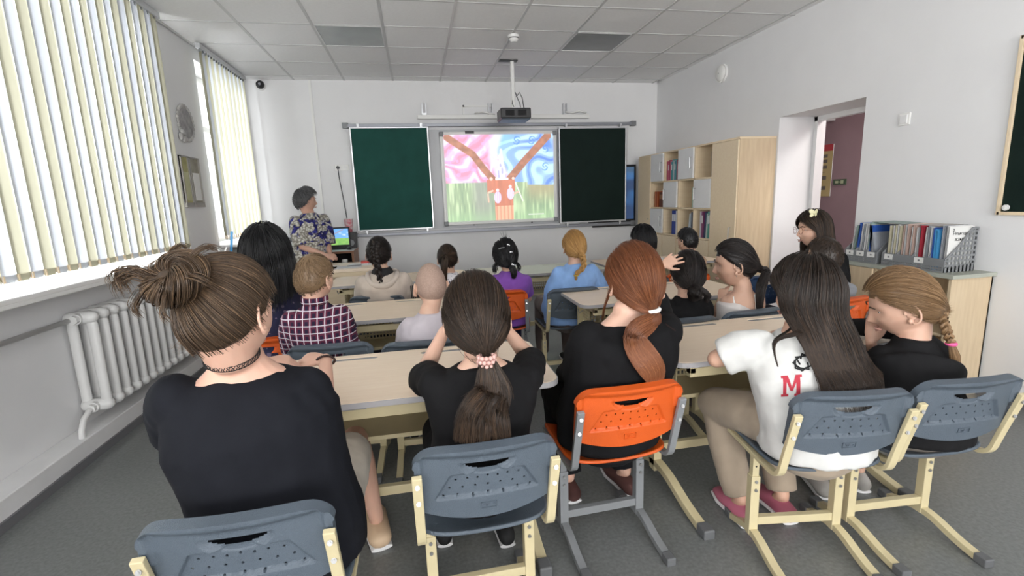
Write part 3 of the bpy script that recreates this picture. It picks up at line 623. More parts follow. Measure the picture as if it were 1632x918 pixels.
# ---- desks
def rrect(x0, x1, y0, y1, r, n=6):
    pts = []
    for cx, cy, a0 in ((x1-r, y1-r, 0), (x0+r, y1-r, PI/2), (x0+r, y0+r, PI), (x1-r, y0+r, 1.5*PI)):
        for k in range(n+1): a = a0+PI/2*k/n; pts.append((cx+r*math.cos(a), cy+r*math.sin(a)))
    return pts
def perforated(w_, h_, nx, nz, bar=.0042):
    """sheet of steel with rows of square holes, in its own XZ plane"""
    mb = MB(); e = .012
    mb.bb((-w_/2, -.0015, 0), (w_/2, .0015, e)).bb((-w_/2, -.0015, h_-e), (w_/2, .0015, h_)).bb((-w_/2, -.0015, e), (-w_/2+e, .0015, h_-e)).bb((w_/2-e, -.0015, e), (w_/2, .0015, h_-e))
    for k in range(1, nx): x = -w_/2+e+(w_-2*e)*k/nx; mb.bb((x-bar, -.0015, e), (x+bar, .0015, h_-e))
    for k in range(1, nz): z = e+(h_-2*e)*k/nz; mb.bb((-w_/2+e, -.0012, z-bar), (w_/2-e, .0012, z+bar))
    return mb
DW, DD, DH = 1.17, .55, .70
def make_desk(top_mat=None):
    r = empty('school_desk'); w2, d2 = DW/2, DD/2; t = .022
    # top with two pen grooves cut in at the far edge: strips around the grooves
    top = MB(); z1, z0 = DH, DH-t
    top.prism(rrect(-w2, w2, -d2, d2, .06), z0, z1-.004)
    obj('desktop', top, top_mat or M['beech_l'], r, bevel=.003)
    # upper 4 mm laminate with the groove openings left out
    up = MB(); gx0, gx1, gy0, gy1 = .09, .34, d2-.075, d2-.04
    up2 = bmesh.new()
    outer = [up2.verts.new((x, y, z1-.004)) for x, y in rrect(-w2+.001, w2-.001, -d2+.001, d2-.001, .059)]
    edges = [up2.edges.new((outer[i], outer[(i+1) % len(outer)])) for i in range(len(outer))]
    for s_ in (-1, 1):
        a, b = sorted((s_*gx0, s_*gx1)); inn = [up2.verts.new((x, y, z1-.004)) for x, y in rrect(a, b, gy0, gy1, .016, 5)]
        edges += [up2.edges.new((inn[i], inn[(i+1) % len(inn)])) for i in range(len(inn))]
    bmesh.ops.triangle_fill(up2, use_beauty=True, edges=edges)
    geom = bmesh.ops.extrude_face_region(up2, geom=up2.faces[:])
    for v in [g for g in geom['geom'] if isinstance(g, bmesh.types.BMVert)]: v.co.z += .004
    bmesh.ops.recalc_face_normals(up2, faces=up2.faces[:])
    me = bpy.data.meshes.new('laminate'); up2.to_mesh(me); up2.free(); obj('laminate', me, top_mat or M['beech_l'], r)
    for s_ in (-1, 1):
        a, b = sorted((s_*gx0, s_*gx1)); obj('pen_groove', MB().prism(rrect(a, b, gy0, gy1, .016, 5), z1-.0045, z1-.0035), M['greyst'], r)
    eb = MB(); P0 = rrect(-w2, w2, -d2, d2, .06); P1 = rrect(-w2-.0025, w2+.0025, -d2-.0025, d2+.0025, .062); n = len(P0)
    eb.loft([[(x, y, z0+.001) for x, y in P1], [(x, y, z1-.002) for x, y in P1]], cap=False)
    eb.add([(x, y, z1-.002) for x, y in P1]+[(x, y, z1-.001) for x, y in P0], [(i, (i+1) % n, n+(i+1) % n, n+i) for i in range(n)])
    obj('edge_band', eb, M['edge'], r, smooth=False)
    # steel frame under the top
    fr = MB().bb((-w2+.09, -d2+.05, z0-.06), (w2-.09, -d2+.08, z0-.022)).bb((-w2+.09, d2-.09, z0-.045), (w2-.09, d2-.06, z0-.012))
    obj('frame_rail', fr, M['cream'], r, bevel=.002)
    for s_ in (-1, 1): obj('side_rail', MB().bb((s_*(w2-.115), -d2+.05, z0-.045), (s_*(w2-.09), d2-.05, z0-.012)), M['cream'], r, bevel=.002)
    tl = MB(); 
    for x in (-w2+.2, 0, w2-.2): tl.bb((x-.035, -d2+.055, z0-.014), (x+.035, -d2+.095, z0))
    obj('tilt_bracket', tl, M['cream'], r, kind='stuff')
    for s_ in (-1, 1): obj('tilt_scale', perforated(.24, .020, 16, 1, .003), M['greyst'], r, loc=(s_*.22, -d2+.045, z0-.021))
    # perforated book basket: back sheet, floor, two side sheets
    bk = obj('basket_back', perforated(DW-.22, .17, 44, 7), M['cream'], r, loc=(0, d2-.12, z0-.21), kind='stuff')
    obj('basket_lip', MB().bb((-w2+.11, d2-.364, z0-.212), (w2-.11, d2-.358, z0-.195)), M['cream'], r)
    obj('basket_floor', MB().bb((-w2+.11, d2-.36, z0-.212), (w2-.11, d2-.12, z0-.208)), M['cream'], r)
    for s_ in (-1, 1):
        o = obj('basket_side', perforated(.24, .17, 11, 7), M['cream'], r, loc=(s_*(w2-.11), d2-.24, z0-.21), rot=(0, 0, PI/2), kind='stuff')
    for s_ in (-1, 1):
        x = s_*(w2-.10)
        obj('inner_column', MB().tube([(x, .07, .35), (x, .07, z0-.03)], [(.015, .021)]*2, 4, up=(1, 0, 0), sq=True), M['cream'], r, bevel=.002)
        c = obj('outer_column', MB().tube([(x, .07, .05), (x, .07, .46)], [(.019, .025)]*2, 4, up=(1, 0, 0), sq=True), M['cream'], r, bevel=.003)
        for z in (.44, .40): obj('bolt', MB().cyl((x, .043, z), (0, 1, 0), .007, .008, 10), M['zinc'], c)
        fp = bezier_bend([(x, -.34, .016), (x, -.22, .035), (x, -.06, .085), (x, .03, .095), (x, .12, .085), (x, .26, .016)], 5)
        f = obj('foot', MB().tube(fp, [(.019, .016)]*len(fp), 4, up=(1, 0, 0), sq=True), M['cream'], r, bevel=.003)
        for y in (-.355, .265): obj('foot_cap', MB().bb((x-.024, y-.03, 0), (x+.024, y+.03, .042)), M['capgrey'], f, bevel=.006)
        obj('bag_hook', MB().tube([(x+s_*.02, -.05, z0-.06), (x+s_*.05, -.05, z0-.08), (x+s_*.055, -.05, z0-.05)], .004, 6), M['zinc'], r)
    obj('crossbar', MB().tube([(-w2+.12, .07, .16), (w2-.12, .07, .16)], [(.014, .02)]*2, 4, up=(0, 1, 0), sq=True), M['cream'], r, bevel=.002)
    return r
desk0 = make_desk(); first = [True]
def desk(x0, y0, label, top=None):
    d = desk0 if first[0] else copy_tree(desk0); first[0] = False
    d.location = (x0+DW/2, y0+DD/2, 0)
    if top:
        for ch in d.children:
            if ch.name.startswith(('desktop', 'laminate')):
                ch.data = ch.data.copy(); ch.data.materials.clear(); ch.data.materials.append(top)
    return tag(d, label, 'desk', 'double school desks')
desk(-.70, 1.60, 'nearest left double desk, under the hands of the girl with the bun')
desk(-.86, 2.80, 'second desk of the left column, in front of the boy in the checked shirt')
desk(-.76, 4.10, 'third desk of the left column, in front of the girl in the beige hooded top')
desk(.945, 1.64, 'desk under the forearm of the girl in the white printed t-shirt')
desk(.95, 2.74, 'desk whose left end and perforated basket show beyond the auburn-haired girl')
desk(.50, 4.10, 'pale greenish desk in front of the girls in purple and light blue', M['pale_top'])
desk(1.72, 4.20, 'farthest desk of the right column, in front of the pupil with the black bob')
# ---- teacher desk
td = tag(empty('teacher_desk', (-.90, 4.93, 0)), 'beech teacher desk covered with papers in front of the standing teacher', 'desk')
obj('desktop', MB().bb((-.50, 0, .705), (.48, .62, .73)), M['beech_l'], td, bevel=.002); obj('front_panel', MB().bb((-.46, .08, .12), (.44, .10, .705)), M['beech'], td)
for x in (-.46, .43): obj('side_panel', MB().bb((x, .03, 0), (x+.02, .59, .705)), M['beech'], td)
obj('apron', MB().bb((-.46, .01, .66), (.45, .03, .705)), M['beech'], td)
def sheet(x, y, z, w_, d_, rz, m_, label, cat='paper', nm='paper_sheet', th=.002, grp='papers on the teacher desk'):
    o = obj(nm, MB().box((0, 0, th/2), (w_, d_, th)), m_, None, loc=(x, y, z), rot=(0, 0, rad(rz))); return tag(o, label, cat, grp)
M['newsprint'] = mat('newsprint', (.72, .72, .72), .7, nscale=90, col2=(.50, .50, .52))
sheet(-.74, 5.12, .731, .30, .21, 12, M['newsprint'], 'open grey printed sheet at the right end of the teacher desk')
sheet(-.60, 5.28, .731, .26, .20, -10, M['paper'], 'white sheet behind the printed one on the teacher desk')
sheet(-.95, 5.16, .731, .24, .30, 4, M['paper'], 'white sheet in the middle of the teacher desk, below the clasped hands')
sheet(-1.2, 5.25, .731, .24, .30, -14, M['newsprint'], 'printed sheet at the left end of the teacher desk')
sheet(-.52, 5.42, .731, .20, .13, 5, M['red'], 'red book lying at the far right corner of the teacher desk', 'book', 'red_book', .02, None)
tag(obj('pen', MB().cyl((0, 0, 0), (1, .3, 0), .004, .14, 8), M['grey_p'], loc=(-.66, 5.16, .738)), 'thin grey pen lying across the printed sheet on the teacher desk', 'pen')
# ---- computer desk along the front wall
cdk = tag(empty('computer_desk', (-1.25, 6.42, 0)), 'brown computer desk with open shelf against the front wall behind the teacher', 'desk')
obj('desktop', MB().bb((-.60, -.27, .775), (.47, .25, .80)), M['brown_box'], cdk, bevel=.002); obj('white_top', MB().bb((-.60, -.275, .801), (.47, .25, .806)), M['white'], cdk)
for x in (-.60, -.07, .44): obj('side_panel', MB().bb((x, -.25, 0), (x+.025, .25, .775)), M['brown_box'], cdk)
obj('shelf', MB().bb((-.58, -.2, .60), (.45, .24, .62)), M['brown_box'], cdk); obj('back_panel', MB().bb((-.58, .23, .3), (.45, .25, .775)), M['black'], cdk)
mo = tag(empty('monitor', (-.995, 6.40, .807)), 'black computer monitor showing a blue sky and green meadow behind the teacher', 'monitor')
obj('bezel', MB().bb((-.17, -.012, .0), (.155, .015, .275)), M['plast_b'], mo, bevel=.004); obj('stand', MB().bb((-.1, -.05, 0), (.1, .08, .01)).bb((-.02, .01, .01), (.02, .03, .12)), M['plast_b'], mo)
def scr(u, v): c = np.zeros(u.shape+(3,))+np.array([.16, .42, .85]); c = mixc(c, [.55, .72, .92], smooth(vnoise(u, v, 6, 8, 4), .6, .9)); c = mixc(c, [.16, .42, .10], v < .42); c = mixc(c, [.30, .55, .12], (v < .42)*vnoise(u, v, 10, 8, 7)); return mixc(c, [.35, .30, .38], seg(u, v, .3, .6, .8, .95) < .03)
painting('screen', 48, 34, .29, .20, scr, mo, M['lcd'], (-.005, -.0135, .055), None)
pr_ = tag(empty('printer', (-1.56, 6.42, .807)), 'grey and black printer with white paper beside the computer monitor', 'printer')
obj('body', MB().bb((-.22, -.17, 0), (.2, .17, .13)), M['grey_p'], pr_, bevel=.012); obj('scanner_lid', MB().bb((-.225, -.17, .135), (.205, .17, .185)), M['grey_p'], pr_, bevel=.01); obj('lid_edge', MB().bb((-.22, -.176, .18), (.2, .165, .192)), M['alu'], pr_, bevel=.003)
obj('output_paper', MB().box((0, -.2, .07), (.3, .10, .08), Matrix.Rotation(.5, 3, 'X')), M['paper'], pr_, bevel=.004); obj('paper_tray', MB().bb((-.17, -.26, .0), (.17, -.15, .02)), M['plast_b'], pr_)
sp = tag(empty('loudspeaker', (-.845, 6.52, .807)), 'small black box loudspeaker beside the computer monitor', 'loudspeaker')
obj('cabinet', MB().bb((-.06, -.07, 0), (.075, .07, .20)), M['plast_b'], sp, bevel=.006); obj('cone', MB().cyl((.005, -.071, .07), (0, 1, 0), .042, .004, 20), M['grey_p'], sp)
cpn = tag(empty('patterned_cup', (-.855, 6.52, 1.008)), 'white cup with red flower pattern standing on the black loudspeaker', 'cup')
def lathe(prof, n=20):
    mb = MB(); return mb.loft([[(r_*math.cos(2*PI*k/n), r_*math.sin(2*PI*k/n), z) for k in range(n)] for r_, z in prof])
obj('cup_body', lathe([(.035, 0), (.048, .06), (.052, .15), (.052, .17), (.048, .17), (.04, .02)]), mat('red_flowers', (.75, .70, .70), .4, nscale=28, col2=(.62, .07, .12)), cpn, smooth=True)
obj('cup_rim', lathe([(.052, .168), (.054, .171), (.049, .174), (.046, .168)]), M['plast_w'], cpn, smooth=True)
tag(obj('white_mug', lathe([(.03, 0), (.034, .04), (.034, .075), (.03, .075), (.028, .01)]), M['plast_w'], smooth=True, loc=(-.90, 6.2, .621)), 'small white mug on the open shelf below the monitor', 'mug')
tag(obj('computer_mouse', MB().ell((0, 0, 0), (.032, .055, .02)), M['plast_b'], smooth=True, loc=(-.84, 6.25, .826)), 'black computer mouse in front of the loudspeaker', 'mouse')
bc = tag(empty('brown_cabinet', (-1.66, 4.95, 0)), 'low reddish-brown cabinet by the window corner with papers on top', 'cabinet')
obj('body', MB().bb((-.19, -.12, 0), (.2, .3, .90)), M['brown_box'], bc, bevel=.003); obj('door', MB().bb((-.18, -.14, .05), (.19, -.122, .89)), M['brown_box'], bc, bevel=.002); obj('door_knob', MB().cyl((.15, -.15, .6), (0, 1, 0), .012, .02, 12), M['alu'], bc)
tag(obj('blue_ruler', MB().box((0, 0, .12), (.022, .006, .24), Matrix.Rotation(.15, 3, 'Y')), M['blue_l'], loc=(-1.73, 5.0, .905)), 'bright blue plastic strip standing upright on the brown cabinet', 'ruler')
for k, (x, y, a, lb) in enumerate(((-1.62, 4.98, .5, 'white folded paper leaning on the right of the brown cabinet top'), (-1.80, 4.96, -.4, 'white folded paper at the left of the brown cabinet top'))):
    tag(obj('folded_paper', MB().box((0, 0, .05), (.012, .11, .13), Matrix.Rotation(a, 3, 'Y')).box((.03, 0, .045), (.012, .10, .12), Matrix.Rotation(-a, 3, 'Y')), M['paper'], loc=(x, y, .905)), lb, 'paper', 'papers on the brown cabinet')
# ---- bookcase wall
BX = 3.10
def handle(parent, x, y, z, h=.10, m_=None):
    return obj('handle', MB().tube([(x, y, z-h/2), (x-.022, y, z-h/2), (x-.022, y, z+h/2), (x, y, z+h/2)], .0045, 6), m_ or M['zinc'], parent)
def tall(y0, y1, lab):
    r = tag(empty('tall_cabinet', (BX, (y0+y1)/2, 0)), lab, 'cabinet', 'beech cabinets of the bookcase wall'); h = (y1-y0)/2; X = XR-BX-.003
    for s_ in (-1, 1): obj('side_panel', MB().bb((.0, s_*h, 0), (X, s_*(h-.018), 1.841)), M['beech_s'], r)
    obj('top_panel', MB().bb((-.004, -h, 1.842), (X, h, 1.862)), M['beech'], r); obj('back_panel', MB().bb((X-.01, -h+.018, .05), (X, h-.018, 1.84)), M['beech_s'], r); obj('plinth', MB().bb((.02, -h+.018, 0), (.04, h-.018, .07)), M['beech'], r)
    d = obj('door', MB().bb((-.018, -h+.003, .07), (-.001, h-.003, 1.838)), M['beech'], r, bevel=.002)
    return r, d, h
r, d, h = tall(4.33, 4.76, 'tall beech cabinet at the near end of the bookcase wall'); handle(d, -.018, -h+.07, .93, .12)
r, d, h = tall(6.14, 6.50, 'tall narrow beech cabinet at the far end of the bookcase wall'); obj('lock', MB().cyl((-.02, -h+.05, 1.02), (1, 0, 0), .008, .008, 10), M['zinc'], d)
bs = tag(empty('open_bookcase', (BX, 4.76, 0)), 'beech shelf unit with a checkerboard of open boxes and white doors', 'bookcase')
cw = (6.14-4.76)/4; ZR = [1.862, 1.50, 1.17, .84, .05]; X = XR-BX-.003
for k in range(5): obj('upright', MB().bb((.0, cw*k-.009 if k else 0, 0), (X, cw*k+.009 if k < 4 else cw*4, 1.845)), M['beech'], bs)
obj('top_panel', MB().bb((-.004, 0, 1.845), (X, cw*4, 1.862)), M['beech'], bs)
for z in ZR[1:]: obj('shelf', MB().bb((.0, .009, z-.009), (X, cw*4-.009, z+.009)), M['beech'], bs)
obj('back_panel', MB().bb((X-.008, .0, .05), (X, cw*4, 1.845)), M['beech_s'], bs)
def bdoor(c, r_, m_, side):
    d = obj('door', MB().bb((-.018, cw*c+.011, ZR[r_+1]+.01), (-.001, cw*(c+1)-.011, ZR[r_]-.012)), m_, bs, bevel=.002)
    if r_ < 3:
        handle(d, -.018, cw*c+(.05 if side < 0 else cw-.05), (ZR[r_]+ZR[r_+1])/2, .12)
    return d
bdoor(1, 0, M['white'], -1); bdoor(3, 0, M['white'], -1); bdoor(0, 1, M['white'], 1); bdoor(2, 1, M['white'], 1); bdoor(3, 2, M['white'], -1)
for c in range(4): bdoor(c, 3, M['beech'], 1)
def spine_book(y, z, th, hgt, dep, col, label, cat, grp, tilt=0, x0=.012, stripe=None):
    r = tag(empty('book' if cat == 'book' else 'binder', (BX+x0, y, z+.0095)), label, cat, grp); r.rotation_euler = (tilt, 0, 0)
    m_ = col if isinstance(col, bpy.types.Material) else cmat(col)
    obj('cover', MB().bb((0, 0, 0), (dep, .0015, hgt)).bb((0, th-.0015, 0), (dep, th, hgt)).bb((0, 0, 0), (.002, th, hgt)), m_, r)
    obj('pages', MB().bb((.003, .0018, .003), (dep-.003, th-.0018, hgt-.004)), M['paper'], r)
    if stripe: obj('spine_label', MB().bb((-.001, .002, hgt*.55), (.0, th-.002, hgt*.85)), cmat(stripe), r)
    return r
_cm = {}
def cmat(c):
    k = tuple(round(q, 3) for q in c)
    if k not in _cm: _cm[k] = mat('cover_colour', c, .45, nscale=30, namt=.05)
    return _cm[k]
rng = random.Random(4)
def row(c, zr, y_off, specs, grp, cat, names, x0=.012):
    y = 4.76+cw*c+.012+y_off
    for k, (th, hgt, dep, col, stripe, tilt) in enumerate(specs):
        spine_book(y, zr, th, hgt, dep, col, names[k], cat, grp, tilt, x0, stripe); y += th+.0015+abs(math.sin(tilt))*hgt*.5
# seen from the room the far end of a box (high y) is on the left
pk = [(.55, .08, .16), (.62, .16, .22), (.45, .05, .12), (.60, .22, .28), (.1, .35, .38), (.15, .42, .45), (.55, .62, .60), (.08, .28, .40), (.12, .40, .42), (.4, .06, .1), (.2, .35, .5)]
cols = ['red-pink', 'pink', 'dark red', 'rose', 'teal', 'light teal', 'pale', 'blue-green', 'sea green', 'crimson', 'blue-grey']
n_ = 11; names = ['%s book, %s from the right in the top open box of the bookcase' % (cols[10-i], q) for i, q in enumerate(['first', 'second', 'third', 'fourth', 'fifth', 'sixth', 'seventh', 'eighth', 'ninth', 'tenth', 'eleventh'])]
row(2, 1.50, .01, [(.024, .22+.012*(i % 3), .17, pk[10-i], (.75, .75, .75) if i % 3 == 0 else None, 0) for i in range(11)], 'books in the top open box', 'book', names)
og = [(.55, .12, .04), (.62, .2, .08), (.45, .08, .04), (.66, .34, .16), (.6, .15, .05)]
row(3, 1.17, .02, [(.11, .19, .03, (.16, .06, .04), (.35, .18, .10), 0)], 'orange books', 'book', ['dark book with a picture cover facing out beside the orange books'])
row(3, 1.17, .15, [(.02, .20, .15, c, None, 0) for c in og], 'orange books in the left middle box', 'book', ['%s orange book in the left middle bookcase box, %s from its picture-cover neighbour' % (a, q) for a, q in zip(['deep', 'bright', 'dark', 'pale', 'red'], ['first', 'second', 'third', 'fourth', 'fifth'])])
row(1, 1.17, .005, [(.02, .24, .18, (.25, .42, .28), None, 0), (.02, .23, .18, (.35, .5, .36), None, 0)], 'green folders', 'folder', ['green folder at the right end of the middle open box', 'lighter green folder beside the green one in the middle open box'])
row(0, 1.50, .005, [(.02, .24, .20, (.35, .30, .26), None, 0), (.012, .26, .20, (.14, .12, .11), None, 0)], 'dark folders', 'folder', ['brownish folder at the right end of the top right open box', 'dark folder beside the brownish one in the top right open box'])
bl = lambda c: [(.045, .29, .20, q, (.8, .8, .8), 0) for q in c]
row(2, .84, .02, [(.03, .29, .2, (.75, .75, .78), None, 0), (.045, .29, .2, (.02, .05, .30), (.7, .7, .75), 0), (.045, .29, .2, (.02, .05, .30), (.7, .7, .75), 0)], 'binders in the lower boxes', 'binder', ['white binder beside the two blue ones in the left lower box', 'blue binder next to the white one in the left lower box', 'blue binder farthest left in the left lower box'])
row(1, .84, .01, [(.04, .28, .2, (.05, .06, .10), None, 0), (.03, .27, .2, (.45, .5, .55), None, .06), (.025, .26, .2, (.62, .68, .72), None, .1)], 'folders in the lower middle box', 'folder', ['dark folder in the lower middle box', 'grey-blue folder leaning in the lower middle box', 'pale folder leaning farthest left in the lower middle box'])
row(0, .84, .01, [(.028, .30, .2, (.03, .08, .35), (.7, .7, .7), 0), (.03, .29, .2, (.12, .42, .32), (.75, .8, .8), .0), (.03, .27, .2, (.55, .66, .62), None, .05), (.03, .28, .2, (.03, .05, .12), None, .08), (.035, .29, .2, (.22, .05, .14), (.75, .7, .7), 0), (.028, .29, .2, (.70, .68, .72), None, 0)], 'binders in the lower right box', 'binder', ['blue binder at the right end of the lower right box', 'green binder beside the blue one in the lower right box', 'pale green folder leaning in the lower right box', 'dark navy folder leaning in the lower right box', 'burgundy binder in the lower right box', 'white binder at the left end of the lower right box'])
# ---- low shelf with magazine holders
ls = tag(empty('low_shelf', (3.18, 2.36, 0)), 'low beech shelf unit with a grey top against the right wall, carrying the magazine holders', 'shelf')
LY = .98; LX = XR-3.18-.004; LH = .775
obj('top_panel', MB().bb((-.02, -.02, LH), (LX, LY, LH+.024)), mat('grey_green_top', (.42, .44, .38), .5, nscale=5, namt=.05), ls, bevel=.002)
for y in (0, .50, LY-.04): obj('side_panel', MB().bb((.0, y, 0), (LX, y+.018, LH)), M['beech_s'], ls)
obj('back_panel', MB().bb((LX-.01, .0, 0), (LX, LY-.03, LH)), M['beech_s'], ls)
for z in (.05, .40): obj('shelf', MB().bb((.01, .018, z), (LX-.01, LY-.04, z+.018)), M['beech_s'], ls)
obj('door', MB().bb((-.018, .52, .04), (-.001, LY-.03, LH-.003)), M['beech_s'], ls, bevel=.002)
def holder(y0, ncomp, cw_, label, tags, sideholes):
    r = tag(empty('magazine_holder', (3.21, y0, LH+.025)), label, 'magazine holder', 'grey magazine holders'); L = ncomp*cw_
    dep, hb, hf = .235, .275, .085
    prof = [(0, 0), (dep, 0), (dep, hb), (dep-.05, hb), (.10, .17), (.0, hf)]
    # compartment walls with square openings built as bars
    for k in range(ncomp+1):
        y = k*cw_
        if k in (0,) and sideholes:
            b = MB()
            def top(x): return hf+(.17-hf)*min(1, x/.10) if x < .10 else .17+(hb-.17)*min(1, (x-.10)/(dep-.15))
            for i in range(9):
                x = dep*i/8; b.bb((max(0, x-.006), y-.0015, 0), (min(dep, x+.006), y+.0015, top(max(0, x-.004))))
            for j in range(10):
                z = .012+j*.03
                xs_ = [x for x in np.linspace(0, dep, 60) if top(x) >= z]
                if xs_: b.bb((xs_[0], y-.0013, z-.006), (dep, y+.0013, z+.006))
            b.prism([(0, 0), (dep, 0), (dep, .05), (0, .03)], y-.0015, y+.0015, 1)
            b.loft([[(x, y+q, top(x)+e) for q, e in ((-.003, -.01), (.003, -.01), (.003, .002), (-.003, .002))] for x in np.linspace(0, dep, 16)])
            obj('side_lattice', b, M['grey_p'], r, kind='stuff')
        else: obj('divider', MB().prism(prof, y-.0015, y+.0015, 1), M['grey_p'], r)
    obj('base', MB().bb((0, 0, 0), (dep, L, .003)), M['grey_p'], r); obj('back', MB().bb((dep-.003, 0, 0), (dep, L, hb)), M['grey_p'], r)
    fpn = obj('front_lattice', perforated(L, .045, ncomp*6, 3, .0032), M['grey_p'], r, loc=(0, L/2, 0), rot=(0, 0, PI/2), kind='stuff')
    obj('front_band', MB().bb((-.002, 0, .042), (.002, L, hf)), M['grey_p'], r)
    for k in tags:
        y = (k+.5)*cw_; lb_ = obj('label_card', MB().bb((-.004, y-.03, .045), (-.002, y+.03, .08)), M['paper'], r); obj('printed_mark', MB().bb((-.005, y-.008, .056), (-.004, y+.004, .068)), M['grey_p'], lb_)
    return r
holder(2.90, 3, .088, 'grey three-part magazine holder with three label cards at the far end of the low shelf', (0, 1, 2), False)
holder(2.44, 4, .105, 'wide grey magazine holder with two label cards, nearest the camera on the low shelf', (1, 3), True)
jn = 0
ords = ['first', 'second', 'third', 'fourth', 'fifth', 'sixth', 'seventh', 'eighth', 'ninth', 'tenth', 'eleventh', 'twelfth', 'thirteenth', 'fourteenth', 'fifteenth', 'sixteenth', 'seventeenth', 'eighteenth', 'nineteenth', 'twentieth', 'twenty-first', 'twenty-second']
def mags(y0, L, specs, grp, where, nbase='magazine'):
    y = y0+.006; step = (L-.02)/len(specs)
    for k, (cn, col, th, h_, tl) in enumerate(specs):
        o = empty(nbase, (3.235, y, LH+.030)); o.rotation_euler = (tl, 0, 0)
        tag(o, '%s %s, %s from the near end of the %s' % (cn, nbase, ords[k], where), nbase, grp)
        obj('cover', MB().bb((0, 0, 0), (.19, .0008, h_)).bb((0, th-.0008, 0), (.19, th, h_)).bb((0, 0, 0), (.001, th, h_)), cmat(col), o); obj('pages', MB().bb((.0012, .0009, .001), (.188, th-.0009, h_-.002)), M['paper'], o)
        y += step
Wt, Gy, Cr, Bl, Rd, Lb, Gn, Pk = ('white', (.66, .66, .66)), ('grey', (.34, .36, .40)), ('cream', (.62, .58, .42)), ('blue', (.03, .10, .40)), ('dark red', (.38, .03, .05)), ('light blue', (.07, .33, .65)), ('grey-green', (.28, .38, .34)), ('pinkish', (.58, .42, .36))
mags(2.93-.02, .26, [(*Gy, .012, .28, -.25), (*Gy, .01, .27, -.2), (*Gy, .01, .27, -.15), (*Bl, .016, .265, 0), (*Gn, .008, .285, 0), (*Wt, .008, .27, .03), (*Wt, .008, .275, .03), (*Gy, .008, .275, .06), (*Wt, .006, .28, .05), (*Bl, .02, .28, .08), (*Wt, .006, .26, .1), (*Gn, .008, .26, .1), (*Wt, .006, .25, .1)], 'magazines in the far holder', 'far magazine holder')
mags(2.455, .41, [(*Wt, .004, .285, 0), (*Gy, .012, .285, 0), (*Lb, .02, .25, -.03), (*Lb, .014, .26, -.02), (*Bl, .01, .27, 0), (*Wt, .008, .275, 0), (*Gy, .006, .28, 0), (*Wt, .006, .27, .02), (*Rd, .02, .28, 0), (*Wt, .008, .26, .02), (*Wt, .006, .265, .0), (*Pk, .012, .28, .0), (*Wt, .006, .27, .02), (*Pk, .012, .285, 0), (*Wt, .008, .28, 0), (*Pk, .008, .28, .02), (*Cr, .012, .27, 0), (*Wt, .008, .28, 0), (*Cr, .012, .275, .03), (*Wt, .006, .27, .02), (*Cr, .01, .27, 0)], 'magazines in the near holder', 'near magazine holder')
ck = tag(empty('language_book', (3.235, 2.449, LH+.030)), 'white book with a black Cyrillic title at the near end of the holder', 'book')
obj('cover', MB().bb((0, 0, 0), (.19, .003, .28)), M['paper'], ck); T1 = text('title', 'Немецкий', .030, M['black'], ck, (.10, -.0012, .235), (PI/2, 0, 0)); text('title', 'язык', .034, M['black'], ck, (.085, -.0012, .20), (PI/2, 0, 0)); text('title', '2', .03, M['black'], ck, (.03, -.0012, .255), (PI/2, 0, 0))
fo = tag(empty('green_folder', (3.25, 2.60, LH+.025+.283)), 'flat grey-green folder lying on top of the magazine holders', 'folder')
obj('cover', MB().box((.1, .26, .006), (.19, .28, .003), Matrix.Rotation(.03, 3, 'X')), cmat((.22, .30, .27)), fo); obj('inner_sheet', MB().box((.1, .1, .003), (.19, .34, .003)), cmat((.45, .40, .38)), fo)
# beige bag on the blue chair and one hanging from the orange one
bag = tag(empty('school_bag', (2.28, 2.98, .42)), 'beige school bag with a pale rounded strap standing on the navy chair', 'bag')
def softbox(c, d, n=10):
    mb = MB(); mb.ell((0, 0, 0), (1, 1, 1), 24, 14); v = []
    for p in mb.v:
        q = [math.copysign(abs(t)**.55, t) for t in p]; v.append((c[0]+q[0]*d[0], c[1]+q[1]*d[1], c[2]+q[2]*d[2]))
    mb.v = v; return mb
bag.location = (2.55, 3.40, .425)
obj('pouch', softbox((0, 0, .13), (.13, .09, .14)), mat('beige_canvas', (.42, .33, .20), .8, nscale=40, bump=.3, bscale=300), bag, smooth=True)
obj('strap', MB().tube([(-.09, -.09, .02), (-.1, -.11, .16), (-.05, -.1, .27), (.04, -.1, .27), (.09, -.1, .15), (.08, -.09, .03)], [(.014, .004)]*6, 8), mat('pale_strap', (.70, .66, .55), .7), bag, smooth=True)
# ================================================================== people
def A(*a): return np.array(a[0] if len(a) == 1 else a, float)
def npn(v): return v/(np.linalg.norm(v, axis=-1, keepdims=True)+1e-12)
SKIN = {}
def skin(c):
    if c not in SKIN: SKIN[c] = mat('skin', c, .5, nscale=9, namt=.05, bump=.05, bscale=400, sss=.12)
    return SKIN[c]
def cloth(name, col, **k): return mat(name, col, .88, nscale=14, namt=.07, bump=.12, bscale=600, sheen=.12 if max(col) > .05 else 0, spec=.15 if max(col) < .05 else .25, **k)
def head_rot(yaw, pitch=0, roll=0):
    """yaw>0 turns to the right, pitch>0 looks down, roll>0 tilts to the right"""
    return (Matrix.Rotation(-rad(yaw), 3, 'Z') @ Matrix.Rotation(-rad(pitch), 3, 'X') @ Matrix.Rotation(rad(roll), 3, 'Y'))
_ico = {}
def ico(n):
    if n not in _ico:
        b = bmesh.new(); bmesh.ops.create_icosphere(b, subdivisions=n, radius=1); v = np.array([x.co[:] for x in b.verts]); f = np.array([[q.index for q in x.verts] for x in b.faces]); b.free(); _ico[n] = (v, f)
    return _ico[n]
HX, HY, HZ = .074, .093, .113
def ss(x, a, b): t = np.clip((x-a)/(b-a), 0, 1); return t*t*(3-2*t)
